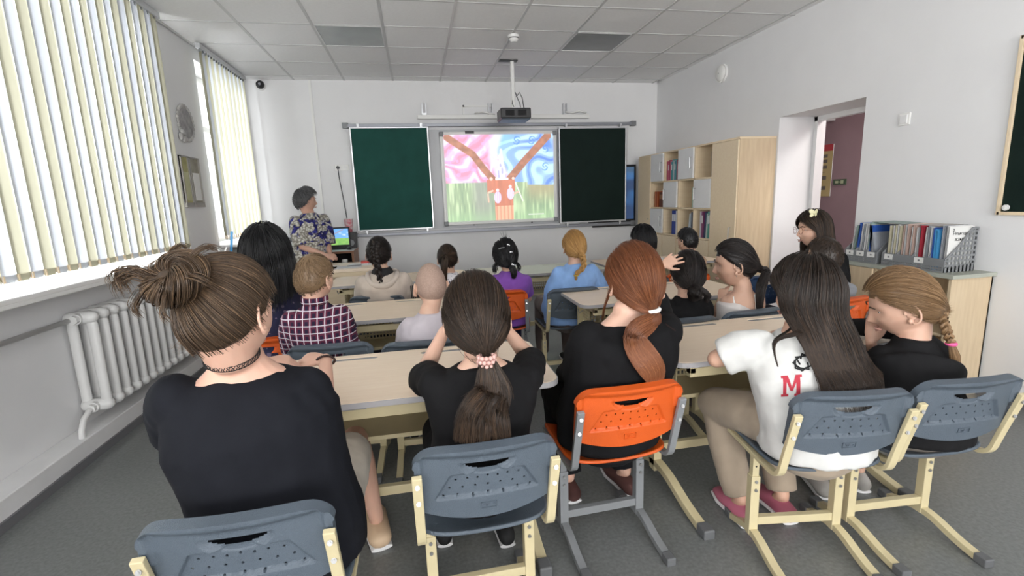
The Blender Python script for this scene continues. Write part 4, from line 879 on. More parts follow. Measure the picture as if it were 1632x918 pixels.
def head_surface(d):
    x, y, z = d[:, 0]*HX, d[:, 1]*HY, d[:, 2]*HZ
    low = ss(-d[:, 2], .15, 1.0)
    x = x*(1-.30*low); y = np.where(y < 0, y*(1-.42*low), y*(1-.05*low))
    y = y-.006*ss(d[:, 2], .3, 1)*(d[:, 1] > 0)
    fr = ss(d[:, 1], .35, .8); fx = x
    g = lambda cx, cz, sx, sz: np.exp(-((fx-cx)/sx)**2-((z-cz)/sz)**2)*fr
    y = y-.007*ss(d[:, 1], .5, .95)                       # flatter face
    y = y+.022*g(0, -.030, .010, .015)+.010*g(0, -.008, .007, .022)      # nose
    for s_ in (-1, 1):
        y = y-.009*g(s_*.031, .003, .017, .012)+.003*g(s_*.031, .022, .024, .009); y = y+.004*g(s_*.012, -.036, .007, .006)+.005*g(s_*.036, -.030, .02, .02)
    y = y+.008*g(0, -.058, .021, .006)+.007*g(0, -.069, .017, .006)-.003*g(0, -.0635, .02, .003)+.009*g(0, -.096, .02, .014)
    return np.stack([x, y, z], 1)
_d = npn(A(.031/HX, 0, .003/HZ)+A(0, 1, 0)*math.sqrt(1-(.031/HX)**2)); EYE_Y = float(head_surface(_d[None])[0, 1])
def add_head(mb, c, R, hs):
    v, f = ico(5); s_ = head_surface(v)*hs; Rm = np.array(R); s_ = s_@Rm.T+np.array(c)
    mb.add(s_.tolist(), f.tolist())
def make_part(name, V, F, m_, parent, base, tone=None, sm=True, kind=None):
    me = bpy.data.meshes.new(name); V = np.asarray(V, float)-np.array(base)
    me.from_pydata(V.tolist(), [], F.tolist() if hasattr(F, 'tolist') else F)
    if tone is not None: a = me.attributes.new('tone', 'FLOAT', 'POINT'); a.data.foreach_set('value', np.asarray(tone, np.float32))
    me.materials.append(m_)
    if sm: me.shade_smooth()
    o = bpy.data.objects.new(name, me); COL.objects.link(o); o.parent = parent
    if kind: o['kind'] = kind
    return o
def remeshed(name, mb, vox, m_, parent, base, smooth_it=4, dec=None, wrinkle=0, wsc=14, stretch=(1, 1, .5), seed=0, fac=.5):
    o = obj(name+'_tmp', mb); r = o.modifiers.new('r', 'REMESH'); r.mode = 'VOXEL'; r.voxel_size = vox; r.adaptivity = 0
    if smooth_it: s_ = o.modifiers.new('s', 'SMOOTH'); s_.iterations = smooth_it; s_.factor = fac
    if dec: d = o.modifiers.new('d', 'DECIMATE'); d.ratio = dec
    bpy.context.view_layer.update(); me = bake(o); old = o.data; bpy.data.objects.remove(o); bpy.data.meshes.remove(old)
    n = len(me.vertices); co = np.empty(n*3, np.float32); me.vertices.foreach_get('co', co); co = co.reshape(-1, 3)
    if wrinkle:
        no = np.empty(n*3, np.float32); me.vertices.foreach_get('normal', no); no = no.reshape(-1, 3)
        dv = np.array([noise.noise((p[0]*wsc*stretch[0]+seed, p[1]*wsc*stretch[1], p[2]*wsc*stretch[2]))+.5*noise.noise((p[0]*wsc*2.1+p[2]*9, p[1]*wsc*2.1+seed, p[2]*wsc*1.1-p[0]*7)) for p in co], np.float32)
        dv = np.sign(dv)*np.abs(dv)**.8
        co = co+no*(dv*wrinkle)[:, None]
    co = co-np.array(base, np.float32); me.vertices.foreach_set('co', co.reshape(-1)); me.update()
    me.name = name; me.materials.clear(); me.materials.append(m_); me.shade_smooth()
    q = bpy.data.objects.new(name, me); COL.objects.link(q); q.parent = parent
    return q
# ---- hair
def hair_mat(dark, mid, light, rough=.38):
    m_ = bpy.data.materials.new('hair'); m_.use_nodes = True; nt = m_.node_tree; b = nt.nodes['Principled BSDF']; a = nt.nodes.new('ShaderNodeAttribute'); a.attribute_name = 'tone'
    r = nt.nodes.new('ShaderNodeValToRGB'); e = r.color_ramp.elements; e[0].color = (*dark, 1); e[1].color = (*light, 1); k = e.new(.5); k.color = (*mid, 1)
    nt.links.new(a.outputs['Fac'], r.inputs[0]); nt.links.new(r.outputs[0], b.inputs['Base Color']); b.inputs['Roughness'].default_value = rough; b.inputs['Specular IOR Level'].default_value = .35
    return m_
THR = (np.radians([0, 35, 60, 80, 95, 115, 145, 180]), np.array([.60, .55, .32, .10, -.22, -.50, -.66, -.70]))
def thr(d, lift=0): phi = np.abs(np.arctan2(d[:, 0], d[:, 1])); return np.interp(phi, THR[0], THR[1])+lift
def skull(d, t=0):
    low = ss(-d[:, 2], .15, 1.0)
    x = d[:, 0]*(HX+t)*(1-.22*low); y = d[:, 1]*(HY+t); y = np.where(d[:, 1] < 0, y*(1-.30*low), y); z = d[:, 2]*(HZ+t)
    return np.stack([x, y, z], 1)
def collide(p, P, clear=.046):
    """push hair points out of the clothed torso"""
    sh = P.shape; Q = P.reshape(-1, 3).copy(); T = np.array(p['tor']); z = T[:, 2]; a = np.array([q[0] for q in p['trr']]); b = np.array([q[1] for q in p['trr']])
    o = np.argsort(z); c = np.stack([np.interp(Q[:, 2], z[o], T[o, i]) for i in range(2)], 1); aa = np.interp(Q[:, 2], z[o], a[o])+clear; bb = np.interp(Q[:, 2], z[o], b[o])+clear
    lat = npn(np.array(p['lat'])[:2]); fw = np.array([-lat[1], lat[0]]); d = Q[:, :2]-c; x = d@lat; y = d@fw; r = np.sqrt((x/aa)**2+(y/bb)**2)+1e-9
    ins = (r < 1)&(Q[:, 2] < z.max()+.045)
    # push backwards (or forwards) to the ellipse rather than sideways
    yy = np.sqrt(np.clip(1-(x/aa)**2, 0, 1))*bb*np.where(y > bb*.35, 1, -1); k = ins*np.clip((z.max()+.045-Q[:, 2])/.04, 0, 1)
    y2 = y*(1-k)+yy*k; Q[:, :2] = c+x[:, None]*lat+y2[:, None]*fw
    return Q.reshape(sh)
class Hair:
    def __init__(s, c, R, hs, m_, parent, base, seed=1):
        s.c = np.array(c, float); s.R = np.array(R, float); s.hs = hs; s.m = m_; s.p = parent; s.b = base; s.person = None; s.rng = np.random.RandomState(seed); s.S = []; s.capV = None
    def w(s, P): return (np.asarray(P)*s.hs)@s.R.T+s.c
    def loc(s, P): return ((np.asarray(P, float)-s.c)@s.R)/s.hs
    def cap(s, t=.010, lift=0, tone=.25, n=5, t_fn=None, rough=0):
        v, f = ico(n); h = thr(v, lift); k = ss(v[:, 2]-h, -.02, .14); tt = t*k-.004*(1-k)
        if t_fn is not None: tt = tt+t_fn(v)*k
        if rough: tt = tt+rough*np.sin(np.arctan2(v[:, 0], v[:, 1])*40)*k*.5
        keep = (v[f][:, :, 2].max(1) > h[f].max(1)-.08)
        P = skull(v, 0)*(1)+0; nrm = npn(v*np.array([1/HX, 1/HY, 1/HZ])); P = P+nrm*tt[:, None]
        make_part('hair_base', s.w(P), f[keep], s.m, s.p, s.b, tone=np.full(len(v), tone)+s.rng.uniform(-.08, .08, len(v)))
    def roots(s, N, lift=.02, front=True):
        out = []
        while sum(len(o) for o in out) < N:
            d = npn(s.rng.normal(size=(N*2, 3))); d = d[d[:, 2] > thr(d, lift)]; out.append(d)
        return np.concatenate(out)[:N]
    def strands(s, P, r, tone=None, taper=(.7, 1, .25)):
        """P (N,K,3) in world space"""
        N, K = P.shape[:2]
        if s.person is not None:
            P = collide(s.person, P)
            for _q in range(3): P[:, 1:-1] = (P[:, :-2]+2*P[:, 1:-1]+P[:, 2:])/4
        R_ = np.interp(np.linspace(0, 1, K), np.linspace(0, 1, len(taper)), taper)[None]*np.atleast_1d(r).reshape(-1, 1)*s.rng.uniform(.7, 1.3, (N, 1))
        if tone is None: tone = s.rng.beta(4, 5, N)
        s.S.append((P, R_, tone))
    def emit(s, name='hair_strands'):
        Vs, Fs, Ts = [], [], []; n0 = 0
        for P, R_, tone in s.S:
            N, K = P.shape[:2]; T = npn(np.gradient(P, axis=1)); ref = npn(A(.31, .52, .79)); a = npn(np.cross(T, ref)); b = np.cross(T, a)
            V = np.stack([P+R_[..., None]*(a*math.cos(q)+b*math.sin(q)) for q in (0, 2.094, 4.189)], 2)  # N,K,3,3
            idx = np.arange(N*K*3).reshape(N, K, 3)+n0
            f = []
            for q in range(3):
                q2 = (q+1) % 3; f.append(np.stack([idx[:, :-1, q], idx[:, :-1, q2], idx[:, 1:, q2], idx[:, 1:, q]], -1).reshape(-1, 4))
            Vs.append(V.reshape(-1, 3)); Fs.append(np.concatenate(f)); n0 += N*K*3
            Ts.append(np.repeat(np.clip(tone[:, None]+np.linspace(-.06, .1, K)[None], 0, 1).reshape(-1), 3))
        o = make_part(name, np.concatenate(Vs), np.concatenate(Fs), s.m, s.p, s.b, tone=np.concatenate(Ts), kind='stuff'); s.S = []; return o
    def to_tie(s, N, tie, K=12, t=.012, r=.0012, end_r=.012, lift=.0, puff=0, part=None, bump=.0):
        """strands combed over the skull to a tie point (local dir*dist)"""
        d = s.roots(N, lift); T = npn(A(*tie)); u = np.linspace(0, 1, K)[None, :, None]
        om = np.arccos(np.clip(d@T, -.999, .999))[:, None, None]; D = (np.sin((1-u)*om)*d[:, None]+np.sin(u*om)*T)/np.sin(om)
        # keep strands from crossing the face: lift them when they dip under the hairline in front
        tt = t+s.rng.uniform(-.0035, .003, (N, 1))+puff*np.sin(np.linspace(0, PI, K))[None]
        flat = D.reshape(-1, 3); P = skull(flat, 0); nrm = npn(flat*np.array([1/HX, 1/HY, 1/HZ])); P = (P+nrm*tt.reshape(-1)[:, None]).reshape(N, K, 3)
        tp = np.array(tie, float); k = (u**3); ends = tp+s.rng.normal(size=(N, 1, 3))*end_r*.5
        P = P*(1-k)+ends*k
        return P
def spline(pts, n):
    pts = np.array(pts, float); m_ = len(pts); t = np.linspace(0, m_-1, n); out = []
    for x in t:
        i = min(int(x), m_-2); f = x-i; p0 = pts[max(i-1, 0)]; p1 = pts[i]; p2 = pts[i+1]; p3 = pts[min(i+2, m_-1)]
        out.append(.5*((2*p1)+(-p0+p2)*f+(2*p0-5*p1+4*p2-p3)*f*f+(-p0+3*p1-3*p2+p3)*f**3))
    return np.array(out)
def frames(path, ref=(1, 0, 0)):
    T = npn(np.gradient(path, axis=0)); a = npn(np.cross(T, np.array(ref, float)+1e-4)); b = np.cross(T, a); return T, a, b
def tail(h, path, rad_, N, K=16, r=.0012, flat=.75, wave=0, wf=2, ref=(0, 1, 0), tone=None, taper=(1, 1, .3), uneven=.15):
    """bundle of strands along a world-space path; rad_ = list of bundle radii"""
    c = spline(path, K); T, a, b = frames(c, ref); R_ = np.interp(np.linspace(0, 1, K), np.linspace(0, 1, len(rad_)), rad_)
    an = h.rng.uniform(0, 2*PI, N); q = np.sqrt(h.rng.uniform(.05, 1, N)); u = np.linspace(0, 1, K)
    ph = h.rng.normal(0, .5, N)
    P = c[None]+(R_[None]*(q*np.cos(an))[:, None])[..., None]*a[None]+(R_[None]*(q*np.sin(an))[:, None]*flat)[..., None]*b[None]
    if wave: w_ = wave*np.sin(2*PI*wf*u[None]+ph[:, None]+an[:, None]*.6)*u[None]; P = P+w_[..., None]*a[None]+.6*(wave*np.cos(2*PI*wf*u[None]+ph[:, None])*u[None])[..., None]*b[None]
    L = 1-uneven*h.rng.uniform(0, 1, N)**2      # cut some shorter by resampling
    ui = u[None]*L[:, None]*(K-1); i = np.minimum(ui.astype(int), K-2); f = (ui-i)[..., None]; ar = np.arange(N)[:, None]
    P = P[ar, i]*(1-f)+P[ar, i+1]*f
    h.strands(P, r, tone, taper)
    kc = int(K*.8); av = [Vector(tuple(q)) for q in a]; core = MB()
    core.loft([[tuple(c[i]-np.array(h.b)+(max(.002, R_[i]*.72*(1-.6*(i/K)**3))*math.cos(t))*a[i]+(max(.0015, R_[i]*.72*flat)*math.sin(t))*b[i]) for t in np.linspace(0, 2*PI, 13)[:-1]] for i in range(kc)])
    o = obj('tail_core', core, h.m, h.p, smooth=True); at_ = o.data.attributes.new('tone', 'FLOAT', 'POINT'); at_.data.foreach_set('value', np.full(len(o.data.vertices), .18, np.float32))
def braid(h, path, R0, R1, turns, N=60, r=.0012, ref=(0, 1, 0), name='braid', tone=None):
    K = 19*turns//2; c = spline(path, K); T, a, b = frames(c, ref); u = np.linspace(0, 1, K); Rr = R0+(R1-R0)*u
    root = empty_part(name, h.p)
    for k in range(3):
        ph = 2*PI*k/3; t = turns*PI*u+ph
        cc = c+(Rr*.66*np.sin(t))[:, None]*a+(Rr*.46*np.sin(2*t))[:, None]*b
        mb = MB(); mb.tube([tuple(p-np.array(h.b)) for p in cc], [(x*.43, x*.43) for x in Rr], 10, ball=True)
        o = obj('braid_lock', mb, h.m, root, smooth=True); at_ = o.data.attributes.new('tone', 'FLOAT', 'POINT'); at_.data.foreach_set('value', np.full(len(o.data.vertices), .35, np.float32))
        T2, a2, b2 = frames(cc, (.3, .9, .2)); an = h.rng.uniform(0, 2*PI, N); tw = an[:, None]+u[None]*turns*1.2
        P = cc[None]+(Rr[None]*.46*np.cos(tw))[..., None]*a2[None]+(Rr[None]*.46*np.sin(tw))[..., None]*b2[None]
        h.strands(P, r, tone, (1, 1, .8))
def empty_part(name, parent):
    o = bpy.data.objects.new(name, None); COL.objects.link(o); o.parent = parent; o.empty_display_size = .03; return o
def flow_down(h, N, K, L, t=.014, r=.0012, crown=(0, -.25, .97), drape=None, spread=.0, keep_face=75, wave=0, wf=2, tmax=1.75, lift=0, uneven=.2, tone=None, tuck=0):
    """long loose hair: from the crown over the skull, then hanging straight down (world) with a drape offset.
    drape = list of world offsets at equal steps of the hanging length"""
    d = h.roots(N, lift); C = npn(A(*crown)); ax = npn(d-C*(d@C)[:, None]); th0 = np.arccos(np.clip(d@C, -1, 1))
    # azimuth about crown; pull front strands to the sides
    X = npn(np.cross(A(0, 1, 0), C)); Y = np.cross(C, X); az = np.arctan2(ax@X, ax@Y)
    tgt = np.where(np.abs(az) < rad(keep_face), np.sign(az+1e-6)*(rad(keep_face)+np.abs(az)*.25), az)
    k1 = max(4, K//2); u = np.linspace(0, 1, k1)[None]; thm = np.maximum(th0+.15, tmax)
    th = th0[:, None]+(thm-th0)[:, None]*u; aa = az[:, None]+(tgt-az)[:, None]*np.clip(u*1.25, 0, 1)**1.2
    D = np.cos(th)[..., None]*C+np.sin(th)[..., None]*(np.sin(aa)[..., None]*X+np.cos(aa)[..., None]*Y)
    f_ = D.reshape(-1, 3); nrm = npn(f_*np.array([1/HX, 1/HY, 1/HZ])); tt = (t+h.rng.uniform(-.005, .004, (N, 1))+.003*u).repeat(1, 0)
    P1 = h.w((skull(f_, 0)*1.0+nrm*tt.reshape(-1)[:, None])).reshape(N, k1, 3)
    k2 = K-k1; v = np.linspace(0, 1, k2+1)[1:][None]; e = P1[:, -1]; LL = L*(1-uneven*h.rng.uniform(0, 1, N)**1.5)
    out = npn((e-h.c)*np.array([1, 1, 0]))
    dr = np.array(drape if drape is not None else [(0, 0, 0), (0, 0, 0)], float); off = np.stack([np.interp(v[0], np.linspace(0, 1, len(dr)), dr[:, i]) for i in range(3)], -1)
    P2 = e[:, None]+v[..., None]*LL[:, None, None]*A(0, 0, -1)+off[None]+out[:, None]*(spread*np.sin(v*PI*.5))[..., None]-out[:, None]*(tuck*v)[..., None]
    if wave:
        ph = h.rng.normal(0, .7, (N, 1))+np.arctan2(out[:, :1], out[:, 1:2])*3; P2 = P2+(wave*np.sin(2*PI*wf*v+ph)*v)[..., None]*np.stack([-out[:, 1], out[:, 0], out[:, 2]*0], 1)[:, None]+(wave*.6*np.cos(2*PI*wf*v+ph)*v)[..., None]*out[:, None]
    P = np.concatenate([P1, P2], 1); h.strands(P, r, tone)
    return e, out
def short_hair(h, N, K=6, L=.045, t=.006, r=.0012, crown=(0, -.45, .9), rise=.008, lift=0, swirl=.5, messy=.15, fringe=0):
    d = h.roots(N, lift); C = npn(A(*crown)); ax = npn(d-C*(d@C)[:, None]); tw = np.cross(C, ax)
    dr = npn(ax+swirl*tw*.4+h.rng.normal(0, messy, (N, 3))); u = np.linspace(0, 1, K)[None, :, None]; LL = L*h.rng.uniform(.55, 1.15, (N, 1, 1))
    D = npn(d[:, None]+dr[:, None]*u*LL/.095); f_ = D.reshape(-1, 3); nrm = npn(f_*np.array([1/HX, 1/HY, 1/HZ]))
    tt = (t+rise*np.sin(u[..., 0]*PI*.8)*h.rng.uniform(.3, 1.2, (N, 1))).reshape(-1)
    h.strands(h.w(skull(f_, 0)+nrm*tt[:, None]).reshape(N, K, 3), r)
# ---- hands
def hand(mb, wrist, dirv, nrm, side, s=1.0, curl=(.25, .3, .35, .4), spread=.05, thumb=.6, bend=None):
    """dirv along the hand, nrm out of the back of the hand, side=+1 when the thumb lies towards cross(dir,nrm)"""
    w_ = Vector(wrist); d = Vector(dirv).normalized(); n_ = Vector(nrm); n_ = (n_-d*n_.dot(d)).normalized(); l = d.cross(n_).normalized()*side
    mb.tube([w_-d*.01*s, w_+d*.025*s, w_+d*.055*s, w_+d*.082*s], [(.022*s, .016*s), (.030*s, .014*s), (.037*s, .0135*s), (.034*s, .010*s)], 12, up=l, ball=True)
    for k, (o_, ln) in enumerate(((.028, .066), (.010, .075), (-.009, .070), (-.027, .055))):
        b = w_+d*(.070-.004*abs(k-1))*s+l*o_*s; dd = (d+l*spread*(1.5-k)).normalized(); pts = [b]; a = curl[k]
        for j, f in enumerate((.42, .32, .26)):
            a2 = a*(1, 2.2, 3.0)[j]; v = (dd*math.cos(a2)-n_*math.sin(a2)).normalized(); pts.append(pts[-1]+v*ln*f*s*1.12)
        mb.tube(pts, [.0086*s, .0082*s, .0076*s, .0062*s], 10, ball=True)
    b = w_+d*.022*s+l*.022*s; t1 = (d*math.cos(thumb)+l*math.sin(thumb)-n_*.25).normalized(); t2 = (d*math.cos(thumb*.5)+l*math.sin(thumb*.5)-n_*.3).normalized()
    mb.tube([b, b+t1*.034*s, b+t1*.034*s+t2*.026*s, b+t1*.034*s+t2*.046*s], [.0125*s, .0100*s, .0090*s, .0070*s], 10, ball=True)
def V3(p): return Vector(tuple(float(q) for q in p))
def shoe(name, ank, fwd, s, m_, parent, base, sole=None, clog=False):
    a = V3(ank); f = Vector(fwd).normalized(); f.z = 0; f.normalize(); g = Vector((a.x, a.y, 0)); l = Vector((f.y, -f.x, 0))
    mb = MB(); mb.tube([g-f*.045*s+Vector((0, 0, .04)), g+f*.02*s+Vector((0, 0, .045)), g+f*.09*s+Vector((0, 0, .034)), g+f*.15*s+Vector((0, 0, .025))], [(.032*s, .034), (.036*s, .038), (.042*s, .028), (.03*s, .018)], 16, up=l, ball=True)
    o = obj(name, mb, m_, parent, smooth=True); o.location = (-base[0], -base[1], -base[2])
    sb = MB(); sb.tube([g-f*.06*s+Vector((0, 0, .010)), g+f*.02*s+Vector((0, 0, .010)), g+f*.1*s+Vector((0, 0, .010)), g+f*.165*s+Vector((0, 0, .010))], [(.030*s, .010), (.034*s, .010), (.044*s, .010), (.030*s, .010)], 14, up=l)
    s2 = obj('shoe_sole', sb, sole or M['white'], o)
    return o
def person(label, head, hs, yaw, pitch, roll, shL, shR, pelvis, k=1.0, sk=(.62, .38, .28), shirt=None, sleeve=.5, trousers=None, elL=None, wrL=None, elR=None, wrR=None, hL=None, hR=None,
           kneeL=None, kneeR=None, ankL=None, ankR=None, shoe_m=None, vox=.0065, dec=.45, stand=False, girth=1.0, neck_drop=.0, wr=.0035, legs='long', neckline=0, strap=False, hand_s=None, socks=None, sleeve_r=1.0, open_neck=.0, lift=1.0, boxy=.0, shoe_s=1.05):
    head, shL, shR, pelvis = V3(head), V3(shL), V3(shR), V3(pelvis)
    gap = head.z-(shL.z+shR.z)/2-.178*max(k, hs*.95)
    if gap > 0: shL.z += gap*lift; shR.z += gap*lift
    R_ = head_rot(yaw, pitch, roll); mid = (shL+shR)/2; lat = (shR-shL); s_ = lat.length/2; lat.normalize(); fw = Vector((-lat.y, lat.x, 0)).normalized()
    base = (pelvis.x, pelvis.y, 0.0)
    root = tag(empty('person', base), label, 'person')
    kk = k; hsz = hand_s or .82*kk
    up = Vector((0, 0, 1))
    nb = mid+up*.068*kk+fw*.004
    hb = head+R_@Vector((0, -.022*hs, -.075*hs))
    waist = pelvis.lerp(mid, .42)-fw*.015; chest = pelvis.lerp(mid, .74)-fw*.008
    g = girth
    tor = [pelvis-up*.06*kk, pelvis, waist, chest, mid-up*.035*kk, mid+up*.005*kk, mid+up*.036*kk, nb]
    wa = max(.118*kk*g, s_+.004)+boxy*1.2; trr = [(.125*kk*g, .095*kk*g), (.145*kk*g, .108*kk*g), (wa, .094*kk*g), (max(.138*kk*g, s_+.022)+boxy, .104*kk*g), (s_+.028, .094*kk*g), (s_+.012, .080*kk), (s_*.72, .066*kk), (.062*kk, .060*kk)]
    body = MB(); sk_tor = [(a-.012, b-.012) for a, b in trr[:7]]+[(.050*kk, .052*kk)]
    body.tube(tor, sk_tor, 20, up=lat, ball=True)
    body.tube([mid+up*.02, nb, (nb*.4+hb*.6), hb+R_@Vector((0, 0, .03*hs))], [.058*kk, .052*kk, .050*kk, .053*kk], 14, ball=True)
    add_head(body, head, R_, hs)
    # arms
    dz = Vector((0, 0, -1))
    elL = V3(elL) if elL is not None else shL+dz*.19*kk+fw*.11*kk-lat*.03
    elR = V3(elR) if elR is not None else shR+dz*.19*kk+fw*.11*kk+lat*.03
    wrL = V3(wrL) if wrL is not None else elL+fw*.16*kk+lat*.07-dz*.02
    wrR = V3(wrR) if wrR is not None else elR+fw*.16*kk-lat*.07-dz*.02
    for sh, el, wr_, hh, sd in ((shL, elL, wrL, hL, -1), (shR, elR, wrR, hR, 1)):
        sh = sh-up*.012
        body.tube([sh, sh.lerp(el, .25), sh.lerp(el, .5), el], [.030*kk*g, .037*kk*g, .036*kk*g, .031*kk], 14, ball=True)
        body.tube([el, el.lerp(wr_, .3), el.lerp(wr_, .7), wr_], [.031*kk, .031*kk, .024*kk, .019*kk], 14, ball=True)
        dv = (wr_-el).normalized()
        h_ = dict(dirv=dv, nrm=up if abs(dv.z) < .8 else fw, side=1 if sd < 0 else -1)
        if hh: h_.update(hh)
        hand(body, wr_, s=hsz, **h_)
    # legs
    if stand:
        hipL, hipR = pelvis-lat*.075*kk, pelvis+lat*.075*kk; kl, kr = hipL+dz*(pelvis.z*.47), hipR+dz*(pelvis.z*.47); al, ar = Vector((hipL.x, hipL.y, .07)), Vector((hipR.x, hipR.y, .07))
    else:
        hipL, hipR = pelvis-lat*.075*kk-up*.03, pelvis+lat*.075*kk-up*.03
        kl = V3(kneeL) if kneeL is not None else hipL+fw*.36*kk-lat*.03+up*.02; kr = V3(kneeR) if kneeR is not None else hipR+fw*.36*kk+lat*.03+up*.02
        al = V3(ankL) if ankL is not None else Vector((kl.x, kl.y, .07))+fw*.02; ar = V3(ankR) if ankR is not None else Vector((kr.x, kr.y, .07))-fw*.04
    for hp, kn, an in ((hipL, kl, al), (hipR, kr, ar)):
        body.tube([hp, hp.lerp(kn, .5), kn], [.070*kk*g, .062*kk*g, .046*kk], 14, ball=True)
        body.tube([kn, kn.lerp(an, .3), kn.lerp(an, .75), an], [.046*kk, .047*kk, .032*kk, .027*kk], 14, ball=True)
        f2 = (fw*.9+Vector((an.x-kn.x, an.y-kn.y, 0))*.0); body.tube([an, Vector((an.x, an.y, .035))+f2*.05*kk, Vector((an.x, an.y, .028))+f2*.12*kk], [(.026*kk, .03*kk), (.03*kk, .02*kk), (.03*kk, .012*kk)], 12, up=lat, ball=True)
    bo = remeshed('body', body, vox, skin(sk), root, base, 3, dec)
    # clothes
    if shirt is not None:
        sb = MB(); e = .012
        if strap: tp, tr_ = tor[:4]+[mid-up*.055*kk], [(a+e*.6, b+e*.6) for a, b in trr[:4]]+[(s_*.80, .080*kk*g)]
        else:
            top = mid+up*(.060-neck_drop)*kk
            tp = tor[:7]+[top]; tr_ = [(a+e, b+e) for a, b in trr[:6]]+[(s_*.62+e, .062*kk+e+open_neck*.3), (.066*kk+open_neck, .064*kk+open_neck*.6)]
            if neck_drop > .03: tp = tor[:6]+[mid+up*.034*kk]; tr_ = [(a+e, b+e) for a, b in trr[:6]]+[(s_*.66, .058*kk)]
        tr_[0] = (tr_[0][0]+.035, tr_[0][1]+.03); tr_[1] = (tr_[1][0]+.012, tr_[1][1]+.012); tp = [tp[0]-up*.03*kk]+tp; tr_ = [tr_[0]]+tr_
        sb.tube(tp, tr_, 24, up=lat, ball=False)
        if not strap:
            for sh, el, wr_ in ((shL, elL, wrL), (shR, elR, wrR)):
                if sleeve <= .5:
                    en = sh.lerp(el, sleeve*2); dd = (el-sh).normalized(); sb.tube([sh-up*.014, sh.lerp(en, .5), en], [(.050*kk*g), (.052*kk*g*sleeve_r), (.051*kk*g*sleeve_r)], 16, ball=False); sb.ell(sh-up*.016, (.047*kk*g,)*3)
                else:
                    en = el.lerp(wr_, (sleeve-.5)*2); sb.ell(sh-up*.016, (.047*kk*g,)*3); sb.tube([sh-up*.014, sh.lerp(el, .5), el], [.050*kk*g*(1+(sleeve_r-1)*.4), .050*kk*g*sleeve_r, .045*kk*sleeve_r], 16, ball=True)
                    sb.tube([el, el.lerp(en, .5), en], [.045*kk*sleeve_r, .042*kk*sleeve_r, .034*kk], 16)
        so = remeshed('shirt', sb, .009, shirt, root, base, 5, None, wrinkle=wr, seed=hash(label) % 97 if False else len(label)*1.7)
        if strap:
            for q in (-1, 1):
                y_ = lat*q*.062*kk; st = MB().tube([mid+y_-up*.085*kk-fw*.078*kk, mid+y_-up*.03*kk-fw*.072*kk, mid+y_+up*.016*kk-fw*.045*kk, mid+y_+up*.020*kk+fw*.01, mid+y_-up*.05*kk+fw*.078*kk], [(.0085, .003)]*5, 8, up=lat)
                o = obj('shoulder_strap', st, M['paper'], root, smooth=True); o.location = tuple(-q_ for q_ in base)
    if trousers is not None:
        tb = MB(); e = .012
        tb.tube([pelvis-up*.07*kk, pelvis-up*.02, pelvis.lerp(mid, .18)], [(.140*kk*g, .105*kk*g), (.145*kk*g, .110*kk*g), (.115*kk*g, .088*kk*g)], 20, up=lat, ball=True)
        for hp, kn, an in ((hipL, kl, al), (hipR, kr, ar)):
            if legs == 'skirt': tb.tube([hp, hp.lerp(kn, .9)], [.088*kk*g, .085*kk*g], 16, ball=True)
            else:
                tb.tube([hp, hp.lerp(kn, .5), kn if legs == 'long' else hp.lerp(kn, .85)], [.080*kk*g, .074*kk*g, .060*kk*g], 16, ball=legs == 'long')
                if legs == 'long': tb.tube([kn, kn.lerp(an, .5), kn.lerp(an, .95)], [.060*kk, .056*kk*g, .050*kk*g], 16)
        remeshed('trousers' if legs == 'long' else 'shorts' if legs == 'shorts' else 'skirt', tb, .010, trousers, root, base, 4, None, wrinkle=.004, seed=3+len(label))
    for an in (al, ar):
        if shoe_m is not None: shoe('shoe', an, fw, kk*shoe_s, shoe_m, root, base)
    # face details
    hc = head
    def H(x, y, z): return tuple(hc+R_@(Vector((x, y, z))*hs)-Vector(base))
    for q in (-1, 1):
        e_ = obj('eye', MB().ell(H(q*.031, EYE_Y-.0085, .003), (.0105*hs,)*3, 14, 10), M['eye_w'], root, smooth=True)
        obj('iris', MB().ell(H(q*.031, EYE_Y-.0008, .003), (.0048*hs, .0036*hs, .0048*hs), 10, 6, R_), M['iris'], e_, smooth=True)
        obj('eyebrow', MB().tube([H(q*.016, .0885, .021), H(q*.031, .0875, .0265), H(q*.047, .077, .021)], [(.0022, .0035), (.002, .0035), (.001, .002)], 6), M['brow'], root, smooth=True)
        er = MB(); cx = q*.0745
        rim = [H(cx+q*.004+q*.010*math.sin(a)**2*0+q*.011*(.5-.5*math.cos(a-2.4)), -.006-.019*math.cos(a), -.012+.031*math.sin(a)) for a in np.linspace(-1.9, 3.0, 12)]
        er.tube(rim, [.0038*hs]*12, 8, ball=True); er.ell(H(cx+q*.002, -.006, -.008), (.008*hs, .017*hs, .026*hs), 12, 8, R_); er.ell(H(cx+q*.003, .004, -.038), (.006*hs, .008*hs, .011*hs), 10, 7, R_)
        ear = MB(); ear.v = er.v; ear.f = er.f; ear.n = er.n
        t_ = obj('e_tmp', ear); r = t_.modifiers.new('r', 'REMESH'); r.mode = 'VOXEL'; r.voxel_size = .0028; sm_ = t_.modifiers.new('s', 'SMOOTH'); sm_.iterations = 2; bpy.context.view_layer.update(); me = bake(t_); bpy.data.objects.remove(t_); me.materials.clear(); me.materials.append(skin(sk)); me.shade_smooth()
        obj('ear', me, None, root)
    obj('lips', MB().tube([H(-.021, .078, -.0625), H(-.008, .0915, -.060), H(0, .0935, -.0605), H(.008, .0915, -.060), H(.021, .078, -.0625)], [(.001, .001), (.003, .0035), (.0032, .0032), (.003, .0035), (.001, .001)], 8).tube([H(-.020, .078, -.0645), H(0, .0915, -.069), H(.020, .078, -.0645)], [(.001, .001), (.0035, .004), (.001, .001)], 8), M['lips'], root, smooth=True)
